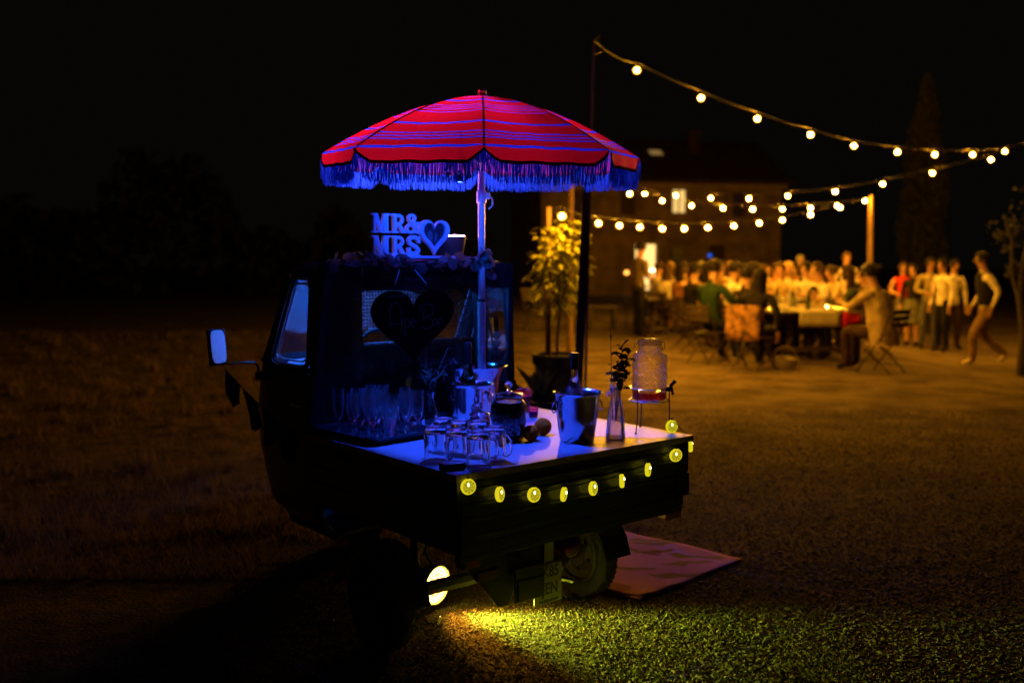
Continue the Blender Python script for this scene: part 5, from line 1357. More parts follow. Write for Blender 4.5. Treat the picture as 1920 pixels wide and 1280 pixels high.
# ------------------------------------------------------------------ rug beside the truck
def rug_mat():
    m, t, p, out = nt('floral_rug'); N = t.nodes; K = t.links
    p.inputs['Roughness'].default_value = .95; p.inputs['Specular IOR Level'].default_value = .1
    tc = N.new('ShaderNodeTexCoord'); nz = N.new('ShaderNodeTexNoise'); nz.inputs['Scale'].default_value = 3; K.new(tc.outputs['Object'], nz.inputs['Vector'])
    ad = N.new('ShaderNodeMix'); ad.data_type = 'RGBA'; ad.inputs['Factor'].default_value = .32; K.new(tc.outputs['Object'], ad.inputs['A']); K.new(nz.outputs['Color'], ad.inputs['B'])
    mp = N.new('ShaderNodeMapping'); mp.inputs['Scale'].default_value = (3.2, 12, 1); mp.inputs['Rotation'].default_value = (0, 0, .6); K.new(ad.outputs['Result'], mp.inputs[0])
    vo = N.new('ShaderNodeTexVoronoi'); vo.inputs['Scale'].default_value = 1.1; K.new(mp.outputs[0], vo.inputs['Vector'])
    rp = N.new('ShaderNodeValToRGB'); e = rp.color_ramp.elements; rp.color_ramp.interpolation = 'LINEAR'
    e[0].position = .34; e[0].color = (.20, .13, .08, 1); e[1].position = .38; e[1].color = (.46, .19, .48, 1)
    K.new(vo.outputs['Distance'], rp.inputs[0])
    v2 = N.new('ShaderNodeTexVoronoi'); v2.inputs['Scale'].default_value = 5; K.new(ad.outputs['Result'], v2.inputs['Vector'])
    r2 = N.new('ShaderNodeValToRGB'); q = r2.color_ramp.elements; q[0].position = .22; q[0].color = (.36, .10, .14, 1); q[1].position = .26; q[1].color = (1, 1, 1, 1); K.new(v2.outputs['Distance'], r2.inputs[0])
    mu = N.new('ShaderNodeMix'); mu.data_type = 'RGBA'; mu.blend_type = 'MULTIPLY'; mu.inputs['Factor'].default_value = .6; K.new(rp.outputs[0], mu.inputs['A']); K.new(r2.outputs[0], mu.inputs['B'])
    K.new(mu.outputs['Result'], p.inputs['Base Color'])
    wv = N.new('ShaderNodeTexWave'); wv.inputs['Scale'].default_value = 60; wv.inputs['Distortion'].default_value = .6; K.new(tc.outputs['Object'], wv.inputs['Vector'])
    b = N.new('ShaderNodeBump'); b.inputs['Strength'].default_value = .4; b.inputs['Distance'].default_value = .004; K.new(wv.outputs[0], b.inputs['Height']); K.new(b.outputs[0], p.inputs['Normal'])
    return m
c0, c1, c2 = onz(1200, 1130, 0), onz(1393, 1052, 0), onz(1150, 995, 0)
c3 = c0 + (c2 - c1); nu, nv = 36, 36; r = random.Random(3); V = []
for i in range(nu + 1):
    row = []
    for j in range(nv + 1):
        u_, v_ = i / nu, j / nv; p = c0.lerp(c3, u_).lerp(c1.lerp(c2, u_), v_)
        z = .009 + .004 * math.sin(u_ * 9 + v_ * 4) * math.sin(v_ * 7 + 1) + (.016 * max(0, 1 - u_ * 8) * (1 + math.sin(v_ * 26)) * .5 * max(0, 1 - v_ * 2))
        e_ = .008 * math.sin(v_ * 30) if i in (0, nu) else 0
        row.append((p.x + e_ - c0.x, p.y + e_ - c0.y, z))
    V.append(row)
mb = MB(); mb.grid(V); rg = mb.build('floral_rug', rug_mat(), None, loc=(c0.x, c0.y, 0)); rs = rg.modifiers.new('thick', 'SOLIDIFY'); rs.thickness = .007; rs.offset = -1
tag(rg, 'thin pinkish floral rug on the gravel right of the truck', 'rug')
# ------------------------------------------------------------------ people
BONES = ['head', 'upper_arm', 'forearm', 'hand', 'torso', 'thigh', 'shin', 'shoe']
def human(pose):
    """one continuous body grown along a jointed skeleton; returns mesh, head centre"""
    V = []; E = []; Rr = []; tagE = []
    def v(p, a, b=None): V.append(Vector(p)); Rr.append((a, b or a)); return len(V) - 1
    def e(a, b, t): E.append((a, b)); tagE.append(BONES.index(t))
    J = pose
    pel = v(J['pelvis'], .135, .105); bel = v(J['belly'], .122, .098); che = v(J['chest'], .135, .105); nb = v(J['neckbase'], .075, .065)
    e(pel, bel, 'torso'); e(bel, che, 'torso'); e(che, nb, 'torso')
    n1 = v(J['neck'], .050); h1 = v(J['head1'], .068, .075); h2 = v(J['head2'], .078, .092); h3 = v(J['top'], .055, .065)
    e(nb, n1, 'head'); e(n1, h1, 'head'); e(h1, h2, 'head'); e(h2, h3, 'head')
    for s, sd in ((-1, 'l'), (1, 'r')):
        hp = v(J['hip_' + sd], .096); kn = v(J['knee_' + sd], .078); an = v(J['ankle_' + sd], .058); to = v(J['toe_' + sd], .042, .03)
        e(pel, hp, 'thigh'); e(hp, kn, 'thigh'); e(kn, an, 'shin'); e(an, to, 'shoe')
        sh = v(J['sh_' + sd], .070); el = v(J['el_' + sd], .050); wr = v(J['wr_' + sd], .028); pa = v(J['wr_' + sd] + (J['wr_' + sd] - J['el_' + sd]).normalized() * .075, .036, .02)
        e(che, sh, 'torso'); e(sh, el, 'upper_arm'); e(el, wr, 'forearm'); e(wr, pa, 'hand')
        f = (J['wr_' + sd] - J['el_' + sd]).normalized(); sdv = f.cross(Vector((1, 0, 0))); sdv = sdv.normalized() if sdv.length > .1 else Vector((0, 0, 1)); nrm = f.cross(sdv)
        for k, (o, L_) in enumerate(((-.026, .062), (-.009, .074), (.009, .070), (.026, .055))):
            a = v(V[pa] + sdv * o + f * .028, .009); b = v(V[pa] + sdv * o * 1.15 + f * (.028 + L_ * .6) + nrm * .008, .008); c = v(V[pa] + sdv * o * 1.2 + f * (.028 + L_) + nrm * .024, .0065)
            e(pa, a, 'hand'); e(a, b, 'hand'); e(b, c, 'hand')
        a = v(V[wr] + f * .035 - sdv * .036, .010); b = v(V[wr] + f * .072 - sdv * .052, .008); e(wr, a, 'hand'); e(a, b, 'hand')
    me = bpy.data.meshes.new('body'); me.from_pydata([tuple(p) for p in V], E, [])
    o = bpy.data.objects.new('body', me); COL.objects.link(o)
    md = o.modifiers.new('skin', 'SKIN'); md.branch_smoothing = .6
    sk_ = me.skin_vertices[0].data
    for i, (a, b) in enumerate(Rr): sk_[i].radius = (a, b); sk_[i].use_root = (i == 0)
    ss = o.modifiers.new('sub', 'SUBSURF'); ss.levels = 1; ss.render_levels = 1
    dg = bpy.context.evaluated_depsgraph_get()
    res = bpy.data.meshes.new_from_object(o.evaluated_get(dg)); bpy.data.objects.remove(o)
    res.name = 'body'; res.materials.clear()
    for _ in BONES: res.materials.append(None)
    for p in res.polygons:
        c = p.center; best = (9, 0)
        for (a, b), t in zip(E, tagE):
            A, B = V[a], V[b]; d = B - A; q = max(0, min(1, (c - A).dot(d) / max(1e-9, d.length_squared)))
            dist = (c - A.lerp(B, q)).length / (Rr[a][0] + (Rr[b][0] - Rr[a][0]) * q)
            if dist < best[0]: best = (dist, t)
        p.material_index = best[1]; p.use_smooth = True
    return res, (J['head2'] + J['head1']) / 2 + Vector((0, .005, .025))
def J(**k): return {a: Vector(b) for a, b in k.items()}
def torso(px, pz, lean, H=0):
    s = math.sin(lean); c = math.cos(lean); b = Vector((0, px, pz))
    f = lambda z, y=0: b + Vector((0, s * z + c * y, c * z - s * y))
    return dict(pelvis=b, belly=f(.16), chest=f(.36), neckbase=f(.51, -.01), neck=f(.575, .005), head1=f(.65, .03), head2=f(.735, .025), top=f(.80, .01), sh_l=f(.47) + Vector((-.175, 0, 0)), sh_r=f(.47) + Vector((.175, 0, 0)))
def legs_stand(w=.095, st=0):
    return J(hip_l=(-.085, 0, .89), hip_r=(.085, 0, .89), knee_l=(-w, .02 + st, .49), knee_r=(w, .02, .49), ankle_l=(-w - .01, -.02 + st, .085), ankle_r=(w + .01, -.02, .085), toe_l=(-w - .03, .13 + st, .03), toe_r=(w + .03, .13, .03))
def legs_sit():
    return J(hip_l=(-.085, .06, .49), hip_r=(.085, .06, .49), knee_l=(-.11, .44, .50), knee_r=(.11, .44, .50), ankle_l=(-.11, .40, .085), ankle_r=(.12, .42, .085), toe_l=(-.12, .54, .03), toe_r=(.14, .56, .03))
POSE = {}
b = torso(0, .95, .03); POSE['stand'] = {**b, **legs_stand(), **J(el_l=(-.24, .0, 1.14), wr_l=(-.245, .06, .90), el_r=(.24, .0, 1.14), wr_r=(.245, .07, .90))}
b = torso(0, .95, .02); POSE['hips'] = {**b, **legs_stand(.12), **J(el_l=(-.25, .02, 1.14), wr_l=(-.22, .10, .90), el_r=(.40, -.08, 1.17), wr_r=(.20, .04, 1.02))}
b = torso(0, .95, .04); POSE['hold'] = {**b, **legs_stand(.11, .05), **J(el_l=(-.25, .03, 1.15), wr_l=(-.10, .24, 1.18), el_r=(.25, .0, 1.14), wr_r=(.12, .22, 1.10))}
b = torso(0, .93, .10); POSE['walk'] = {**b, **J(hip_l=(-.085, 0, .88), hip_r=(.085, 0, .88), knee_l=(-.09, .20, .50), knee_r=(.09, .03, .47), ankle_l=(-.09, .20, .085), ankle_r=(.09, -.34, .17), toe_l=(-.10, .35, .035), toe_r=(.09, -.24, .05), el_l=(-.25, -.10, 1.15), wr_l=(-.23, -.02, .92), el_r=(.25, .02, 1.12), wr_r=(.23, .14, .92))}
b = torso(0, .52, .10); POSE['sit'] = {**b, **legs_sit(), **J(el_l=(-.26, .16, .78), wr_l=(-.14, .38, .83), el_r=(.26, .16, .78), wr_r=(.14, .38, .83))}
b = torso(0, .52, .22); POSE['sit_lean'] = {**b, **legs_sit(), **J(el_l=(-.30, .26, .80), wr_l=(-.16, .46, .84), el_r=(.32, .06, .74), wr_r=(.30, .10, .52))}
b = torso(0, .52, -.05); POSE['sit_back'] = {**b, **legs_sit(), **J(el_l=(-.28, .02, .76), wr_l=(-.16, .26, .80), el_r=(.28, .02, .76), wr_r=(.10, .24, .66))}
TPL = {k: human(p) for k, p in POSE.items()}
_mc = {}
def cm(col, rough=.85):
    k = tuple(round(c, 3) for c in col)
    if k not in _mc: _mc[k] = M('cloth', k, rough, 0, .4, 9, .7, 11, spec=.1, rvar=0)
    return _mc[k]
m_skin = M('skin', (.48, .26, .17), .55, 0, .08, 20, rvar=0); m_skin2 = M('skin_tanned', (.36, .18, .11), .55, 0, .08, 20, rvar=0)
m_eye = M('eye_dark', (.02, .015, .012), .3); m_lip = M('lips', (.34, .12, .09), .5)
HAIRC = {'dark': (.010, .007, .005), 'brown': (.045, .026, .014), 'blond': (.42, .28, .11), 'grey': (.35, .32, .28)}
m_hair = {k: M('hair_' + k, c, .7, 0, .3, 60, .2, 90, spec=.12, stretch=(1, 1, .2)) for k, c in HAIRC.items()}
def hair_mesh(kind):
    mb = MB(); n = 16; rows = []; A = []
    for i in range(9):
        th = math.pi * i / 8
        A.append([(.096 * math.sin(th) * math.cos(2 * math.pi * k / n), .112 * math.sin(th) * math.sin(2 * math.pi * k / n) - .008, .118 * math.cos(th) + .012) for k in range(n)])
    def skip(i, j):
        x, y, z = [(A[i][j][q] + A[i + 1][(j + 1) % n][q]) / 2 for q in range(3)]
        return (y > .055 and z < .045) or z < (-.05 if kind != 'long' else -.09)
    mb.grid(A, closed=True, skip=skip)
    if kind == 'long':
        P = []
        for i in range(6):
            t = i / 5; P.append([(.088 * (1 + .18 * t) * math.cos(a), -.03 - .085 * math.sin(a) - .01 * t, .02 - .30 * t) for a in [math.pi * (-.12 + 1.24 * k / 10) for k in range(11)]])
        mb.grid(P)
    if kind == 'bun': mb.lathe([(0, -.05), (.04, -.03), (.052, 0), (.04, .035), (0, .05)], 10, c=(0, -.12, .06))
    me = mb.mesh('hair', [None], 60); return me
HM = {k: hair_mesh(k) for k in ('short', 'long', 'bun')}
mb = MB(); mb._add([(-.014, .088, -.022), (.014, .088, -.022), (0, .114, -.020), (0, .092, .018)], [(0, 1, 2), (0, 2, 3), (2, 1, 3)], 0)
for s in (-1, 1):
    mb.lathe([(0, -.007), (.010, 0), (0, .007)], 8, c=(s * .031, .082, .014), m=1); mb.lathe([(0, -.03), (.012, -.012), (.014, .012), (0, .03)], 6, c=(s * .083, 0, -.002), m=0)
mb.box(-.022, .022, .080, .090, -.050, -.042, 2)
face_me = mb.mesh('face', [None, m_eye, m_lip], 40)
def person(label, px, Y, yaw, pose, shirt, trouser, hair=('short', 'dark'), sleeve=None, forearm=None, shoe=(.03, .02, .015), shin=None, skin=None, scale=1.0, group='guests at the party', z=None, extra=None):
    me, hc = TPL[pose]
    X = (px - 960) / FPX * Y
    o = thing('person', label, 'person', (X, Y, gz(X, Y) if z is None else z), -R(yaw), group)
    sk_ = skin or m_skin
    b = inst('body', me, o)
    mats = dict(head=sk_, upper_arm=cm(sleeve or shirt) if sleeve != 'bare' else sk_, forearm=(cm(shirt) if (sleeve is None and px % 3) else sk_) if forearm is None else cm(forearm), hand=sk_, torso=cm(shirt), thigh=cm(trouser), shin=cm(trouser) if shin is None else (sk_ if shin == 'bare' else cm(shin)), shoe=cm(shoe))
    for i, n_ in enumerate(BONES): b.material_slots[i].link = 'OBJECT'; b.material_slots[i].material = mats[n_]
    f = inst('face', face_me, o, hc); f['kind'] = 'stuff'; f.material_slots[0].link = 'OBJECT'; f.material_slots[0].material = sk_
    if hair:
        h = inst('hair', HM[hair[0]], o, hc); h.material_slots[0].link = 'OBJECT'; h.material_slots[0].material = m_hair[hair[1]]
    if extra: extra(o)
    o.scale = (scale,) * 3
    return o
WH = (.62, .54, .42); CR = (.50, .38, .20); BK = (.014, .012, .010); NV = (.03, .035, .05); TAN = (.24, .145, .065); GR = (.02, .045, .02); KH = (.30, .24, .12); DG = (.10, .10, .11); BR = (.06, .035, .02)
def skirt(col, z0=1.02, z1=.52, w=.23):
    def f(o):
        mb = MB(); n = 20
        mb.grid([[((.135 + (w - .135) * t) * (1 + .05 * t * math.sin(7 * a)) * math.cos(a), (.11 + (w - .13) * t) * (1 + .05 * t * math.sin(5 * a)) * math.sin(a), z0 + (z1 - z0) * t) for a in [2 * math.pi * k / n for k in range(n)]] for t in (0, .25, .6, 1)], closed=True)
        mb.build('skirt', cm(col), o)
    return f
def cardigan(o):
    mb = MB(); n = 22
    mb.grid([[((a_ + .012 * math.sin(5 * a)) * math.cos(a), (b_ + .01 * math.sin(4 * a + 1)) * math.sin(a) + y_, z_) for a in [2 * math.pi * k / n for k in range(n)]] for a_, b_, y_, z_ in ((.20, .165, -.05, .34), (.21, .17, -.03, .45), (.195, .16, .01, .60), (.185, .15, .04, .75), (.185, .135, .07, .90), (.10, .10, .09, 1.0))], closed=True)
    mb.build('cardigan', cm(CR), o)
def vest(o):
    mb = MB(); n = 20
    mb.grid([[(a_ * math.cos(a), b_ * math.sin(a) + y_, z_) for a in [2 * math.pi * k / n for k in range(n)]] for a_, b_, y_, z_ in ((.155, .125, .0, .94), (.150, .122, .015, 1.08), (.165, .13, .035, 1.25), (.15, .125, .045, 1.37), (.09, .10, .045, 1.44))], closed=True)
    mb.build('waistcoat', cm(BK), o)
# standing
person('standing man in a tan shirt and black trousers, facing the lit door', 1197, 19.2, 60, 'hold', (.15, .11, .06), BK, ('short', 'dark'), skin=m_skin2, scale=1.03)
person('woman in a red top and long grey skirt at the right', 1692, 20.6, 200, 'hold', (.50, .035, .03), (.14, .13, .10), ('long', 'brown'), sleeve='bare', shin='bare', scale=.95, extra=skirt((.15, .14, .11)))
person('woman in a black top and grey skirt beside the woman in red', 1712, 20.0, 230, 'stand', BK, (.12, .12, .10), ('bun', 'dark'), shin='bare', scale=.93, extra=skirt((.13, .13, .11)))
person('man in a khaki shirt and blue grey trousers with his legs apart', 1742, 19.4, 190, 'hold', KH, DG, ('short', 'dark'), scale=1.0, skin=m_skin2)
person('man in a white shirt and black trousers, arm hanging, seen from the side', 1768, 18.9, 250, 'stand', WH, BK, ('short', 'dark'), forearm=None, scale=.99, skin=m_skin2)
person('man in a white shirt with a hand on his hip and dark brown trousers', 1786, 19.6, 170, 'hips', WH, BR, ('short', 'dark'), scale=1.0, skin=m_skin2)
person('walking man in tan trousers with a black waistcoat over a white shirt', 1850, 16.3, -80, 'walk', WH, TAN, ('short', 'dark'), sleeve=WH, forearm=WH, shoe=(.5, .42, .3), scale=1.06, extra=vest, skin=m_skin2)
person('man in a white shirt standing behind the right row of diners', 1585, 21.5, 190, 'hold', WH, BR, ('short', 'brown'), forearm=WH, scale=1.03)
person('man in white standing far behind the table near the blue light', 1497, 24.0, 170, 'stand', WH, NV, ('short', 'grey'), scale=.98)
# seated
seats = []
def sitter(label, px, Y, yaw, pose, *a, **k):
    o = person(label, px, Y, yaw, pose, *a, **k); seats.append((o.location.copy(), yaw, px, label)); return o
sitter('long haired woman in black at the near left corner of the table', 1414, 13.55, 40, 'sit_lean', BK, BK, ('long', 'dark'), forearm=BK, scale=1.03)
sitter('man in a dark green jumper on the left, seen from behind', 1330, 14.5, 50, 'sit', GR, NV, ('short', 'dark'), forearm=GR, scale=1.12)
sitter('man in a white shirt between the green jumper and the black jacket', 1366, 16.2, 75, 'sit', WH, NV, ('short', 'dark'), forearm=WH, scale=1.1)
sitter('man in black seated half hidden behind the long haired woman', 1392, 14.6, 60, 'sit', BK, BK, ('short', 'dark'), forearm=BK, scale=1.04)
sitter('dark haired guest in cream near the far left of the long table', 1386, 18.6, 90, 'sit', CR, BR, ('short', 'dark'), scale=1.05)
sitter('guest in rust red at the far left of the long table', 1404, 20.4, 95, 'sit_lean', (.34, .11, .06), BR, ('long', 'brown'), scale=1.05)
sitter('guest in white at the far end of the left row', 1420, 22.2, 100, 'sit', WH, BR, ('short', 'brown'), scale=1.05)
sitter('guest in a cream cardigan with dark hair, back to the camera on a folding chair', 1655, 13.3, -38, 'sit_lean', CR, BR, ('bun', 'dark'), forearm=CR, scale=1.09, extra=cardigan)
sitter('woman with brown hair in a dark green top, facing left across the table', 1612, 14.9, -75, 'sit_lean', (.05, .06, .03), NV, ('long', 'brown'), forearm=(.05, .06, .03), scale=1.07)
sitter('older man with pale grey hair facing left near the pole', 1640, 16.2, -85, 'sit', (.22, .16, .08), BR, ('short', 'grey'), scale=1.1)
sitter('heavy set man in a white shirt turned away on the right of the table', 1549, 16.3, -110, 'sit_lean', WH, NV, ('short', 'brown'), forearm=WH, scale=1.1)
sitter('man in white with dark hair next to the heavy set man', 1517, 18.0, -120, 'sit', WH, NV, ('short', 'dark'), scale=1.1)
sitter('blonde woman in a pale dress in the middle of the table', 1479, 19.2, -150, 'sit', WH, CR, ('long', 'blond'), sleeve='bare', scale=1.1)
sitter('woman in orange behind the glasses on the left of the blonde woman', 1450, 21.3, 170, 'sit', (.45, .17, .06), BR, ('short', 'brown'), scale=1.08)
sitter('dark haired child at the table end behind the runner', 1523, 15.6, 185, 'sit', CR, BR, ('short', 'dark'), scale=.80)
sitter('guest in white at the far right of the long table', 1532, 21.0, -95, 'sit', WH, BR, ('short', 'grey'), scale=1.06)
for n_, (px, Y, yaw, sh, hr) in enumerate(((1292, 16.4, 70, BK, ('short', 'dark')), (1322, 18.6, 85, WH, ('long', 'dark')), (1350, 20.4, 190, TAN, ('short', 'brown')), (1400, 16.9, 80, NV, ('short', 'dark')), (1436, 23.6, 180, WH, ('short', 'dark')), (1462, 17.6, -160, CR, ('short', 'brown')), (1498, 21.8, -120, TAN, ('long', 'dark')), (1566, 18.4, -100, CR, ('bun', 'brown')), (1625, 18.0, -95, BR, ('short', 'dark')))):
    sitter(['dark suited guest left of the man in green', 'long haired guest in white behind the man in green', 'guest in tan far behind between the tables', 'guest in navy on the left row past the black jacket', 'dark haired guest in white at the far end of the long table', 'guest in cream in the middle right of the long table', 'long dark haired guest in tan among the right row', 'woman with a bun in cream behind the heavy set man', 'dark haired guest in brown behind the older man'][n_], px, Y, yaw, 'sit', sh, BR, hr, scale=1.08)
# second table
sitter('guest in a bright white shirt before the lit door', 1228, 21.0, 60, 'sit', WH, CR, ('short', 'brown'), scale=1.08)
sitter('woman in a white dress left of the dark haired woman', 1246, 19.6, 40, 'sit', WH, WH, ('long', 'brown'), sleeve='bare', shin='bare', scale=1.06)
sitter('dark haired woman in rust at the second table, side on', 1268, 18.6, 80, 'sit', (.30, .13, .06), BR, ('long', 'dark'), sleeve='bare', scale=1.07)
sitter('guest in a tan shirt behind the dark haired woman', 1281, 20.6, 190, 'sit', TAN, BR, ('short', 'brown'), scale=1.08)
sitter('woman with dark hair leaning in beside the man in green', 1303, 17.4, 70, 'sit_lean', TAN, BK, ('long', 'dark'), scale=1.08)
sitter('man with grey hair facing the camera at the second table', 1312, 21.2, 180, 'sit', WH, NV, ('short', 'grey'), scale=1.08)
sitter('guest in cream facing the camera, far left of the second table', 1254, 22.6, 180, 'sit', CR, BR, ('short', 'blond'), scale=1.08)
sitter('guest in a pale shirt far behind the man in white', 1346, 22.5, 185, 'sit', WH, BR, ('short', 'brown'), scale=1.08)
sitter('guest in orange at the far end of the second table', 1334, 24.0, 185, 'sit', (.45, .2, .08), BR, ('short', 'dark'), scale=1.08)
sitter('guest in brown far behind between the two tables', 1368, 23.4, 190, 'sit', BR, BR, ('short', 'blond'), scale=1.08)

# ------------------------------------------------------------------ chairs, tables and what stands on them
ch0 = thing('folding_chair', 'dark folding garden chair', 'chair', (0, 0, 0), 0, 'folding chairs at the tables')
mb = MB()
for k in range(5): mb.box(-.20, .20, -.17 + .075 * k, -.11 + .075 * k, .435, .452)
mb.build('seat', m_dwood, ch0, smooth=0)
mb = MB()
for k in range(3): mb.box(-.20, .20, -.265 - .012 * k, -.25 - .012 * k, .62 + .085 * k, .685 + .085 * k)
mb.build('backrest', m_dwood, ch0, smooth=0)
for s in (-1, 1):
    mb = MB(); mb.tube([(s * .21, .24, .0), (s * .21, -.10, .46), (s * .21, -.29, .88)], .012, 6); mb.build('leg', m_dwood, ch0)
    mb = MB(); mb.tube([(s * .185, -.26, .0), (s * .185, .20, .43)], .012, 6); mb.build('leg', m_dwood, ch0)
desc = {1655: 'dark folding chair with crossed legs under the guest in the cream cardigan', 1414: 'dark chair under the patterned shawl at the near left corner'}
for i, (p, yaw, px, sl_) in enumerate(seats):
    lb = desc.get(px, 'dark folding chair under the ' + ' '.join(sl_.split()[:11]).rstrip(','))
    sc = 1.0
    if i == 0: ch0.location = p; ch0.rotation_euler = (0, 0, -R(yaw)); ch0['label'] = lb
    else: dup(ch0, p, -R(yaw), lb)
gx_ = (1008 - 960) / FPX * 20.5
g1 = dup(ch0, (gx_, 20.5, 0), R(200), 'empty dark garden chair left of the citrus tree trunk'); g1.scale = (1.15, 1.15, 1.05)
g2 = dup(ch0, (gx_ + .5, 21.6, 0), R(160), 'second empty garden chair behind the citrus tree trunk')
def table(label, cx0, y0, cx1, y1, w, wood):
    d = Vector((cx1 - cx0, y1 - y0, 0)); L_ = d.length; rz = math.atan2(d.y, d.x) - math.pi / 2
    o = thing('dining_table', label, 'table', (cx0, y0, gz(cx0, y0)), rz)
    mb = MB()
    for k in range(5): mb.box(-w / 2 + w / 5 * k + .003, -w / 2 + w / 5 * (k + 1) - .003, 0, L_, .72, .75)
    mb.build('tabletop', wood, o, smooth=0)
    n = max(2, int(L_ / 2.2))
    for k in range(n):
        y = .25 + (L_ - .5) * k / (n - 1)
        for s in (-1, 1):
            mb = MB(); mb.tube([(s * (w / 2 - .08), y, 0), (s * (w / 2 - .18), y, .71)], .035, 6); mb.build('leg', wood, o)
        mb = MB(); mb.box(-w / 2 + .12, w / 2 - .12, y - .02, y + .02, .62, .715); mb.build('crossbar', wood, o, smooth=0)
        mb = MB(); mb.box(-w / 2 + .1, w / 2 - .1, y - .02, y + .02, .16, .22); mb.build('crossbar', wood, o, smooth=0)
    return o
TC = lambda y: 4.40 + .07 * (y - 14.4)
table('long wooden dining table laid with glasses and plates', TC(14.4), 14.4, TC(23), 23, 1.35, m_dwood)
table('second long table behind, on the left by the lit door', 2.95, 18.6, 3.35, 24, .8, m_dwood)
# runner hanging over the near end
m_lin = CLOTH('pale_linen', (.52, .46, .33), .2, .1, 150)
cx = (1538 - 960) / FPX * 14.38
mb = MB(); rows = []
for y, z in ((3.2, .757), (1.5, .757), (.3, .757), (.01, .757), (-.012, .745), (-.02, .66), (-.028, .60), (-.03, .535)):
    rows.append([(-.29 + .58 * i / 12, y + (.006 * math.sin(i * 1.7) if z < .7 else 0), z) for i in range(13)])
mb.grid(rows); o = mb.build('table_runner', m_lin, None, loc=(cx, 14.4, 0), rot=(0, 0, -.06)); tag(o, 'pale linen runner hanging over the near end of the long table', 'table runner')
sd = o.modifiers.new('cloth', 'SOLIDIFY'); sd.thickness = .003
rc = (1598 - 960) / FPX * 14.36
mb = MB(); mb.grid([[(-.13 + .26 * i / 8, -.02 - .01 * math.sin(i), z + .03 * (i / 8 - .5) * k) for i in range(9)] for k, z in ((0, .752), (1, .69), (2, .62), (3, .56))])
o = mb.build('red_cloth', CLOTH('red_cloth', (.55, .02, .02), .2), None, loc=(rc, 14.39, 0)); tag(o, 'bright red cloth hanging at the right corner of the table', 'cloth'); sd = o.modifiers.new('cloth', 'SOLIDIFY'); sd.thickness = .004
# shawl on the near left chair
m_shawl = M('patterned_shawl', (.34, .17, .07), .9, 0, .95, 14, .2, 80)
mb = MB(); P0_ = seats[0][0]
mb.grid([[(-.25 + .5 * i / 10, y + .01 * math.sin(i * 1.3), z - .03 * math.sin(i / 10 * math.pi) * (z < .6)) for i in range(11)] for y, z in ((-.20, .70), (-.27, .86), (-.31, .895), (-.325, .86), (-.325, .70), (-.33, .55), (-.335, .44))])
o = mb.build('patterned_shawl', m_shawl, None, loc=P0_, rot=(0, 0, -R(40) + .5)); o.rotation_euler[2] = -R(40); tag(o, 'patterned orange shawl draped over the back of the near left chair', 'shawl'); sd = o.modifiers.new('cloth', 'SOLIDIFY'); sd.thickness = .006
# glasses, plates and bottles
wg = MB(); wg.lathe([(.032, 0), (.032, .003), (.005, .006), (.0045, .09), (.02, .10), (.038, .135), (.036, .19)], 14); wg_me = wg.mesh('wine_glass', THIN('wine_glass', (.97, .96, .93), 3.0, .05, .12, (1, .9, .7)), 60)
pl = MB(); pl.lathe([(0, .004), (.08, .003), (.125, .014), (.128, .016), (.08, .008), (0, .008)], 20); m_pl = M('glazed_plate', (.7, .66, .58), .25, rvar=0); pl_me = pl.mesh('plate', m_pl, 50)
btl = MB(); btl.lathe([(0, 0), (.037, .002), (.037, .19), (.015, .25), (.0145, .30), (0, .30)], 12); bt_me = btl.mesh('wine_bottle', m_bottle, 50)
wb = MB(); wb.lathe([(0, 0), (.04, .002), (.042, .18), (.02, .23), (.019, .27), (0, .27)], 12); wb_me = wb.mesh('water_bottle', GLASS('water_glass', (.95, .93, .88)), 50)
r = random.Random(77)
for k in range(30):
    y = 14.55 + 7.5 * (k / 30) ** 1.3; s = -1 if k % 2 else 1
    x = TC(y) + s * r.uniform(.15, .5)
    tag(inst('wine_glass', wg_me, None, (x, y + r.uniform(-.05, .05), .7515)), 'wine glass on the long dining table', 'glass', 'wine glasses on the long dining table')
    if k < 12:
        tag(inst('dinner_plate', pl_me, None, (TC(y) + s * .50, y + .2, .7515)), 'white dinner plate on the long dining table', 'plate', 'plates on the long dining table')
for k in range(7):
    y = 14.9 + k * .95; tag(inst('wine_bottle', bt_me, None, (TC(y) + r.uniform(-.12, .12), y, .7515)), 'dark wine bottle along the middle of the long table', 'bottle', 'wine bottles on the long table')
    tag(inst('water_bottle', wb_me, None, (TC(y) + r.uniform(-.2, .2), y + .42, .7515)), 'clear water bottle along the middle of the long table', 'bottle', 'water bottles on the long table')
for k in range(10):
    y = 18.8 + k * .48; x = 2.95 + (y - 18.6) * .074 + (.2 if k % 2 else -.2)
    tag(inst('wine_glass', wg_me, None, (x, y, .7515)), 'wine glass on the second table by the lit door', 'glass', 'wine glasses on the second table')
# tea lights added among the glasses for golden light on the table
m_tea = EMI('added_tea_flame', (1, .55, .12), 160)
r = random.Random(15)
for k, lb in enumerate(('nearest added tea light on the long table', 'second added tea light from the near end of the long table', 'added tea light before the blonde woman', 'added tea light halfway along the long table', 'added tea light past the middle of the long table', 'farthest added tea light on the long table')):
    y = 14.9 + k * 1.35; o = thing('added_tealight', lb, 'candle', (TC(y) + r.uniform(-.35, .3), y, .7515), 0, 'tea lights added to the long table')
    mb = MB(); mb.lathe([(0, .003), (.03, .001), (.036, .075)], 12); mb.build('glass', m_thin, o)
    mb = MB(); mb.lathe([(0, .004), (.02, .004), (.02, .03), (0, .03)], 10); mb.build('wax', m_lin, o)
    mb = MB(); mb.lathe([(0, .034), (.006, .042), (.005, .052), (0, .065)], 8); mb.build('flame', m_tea, o)
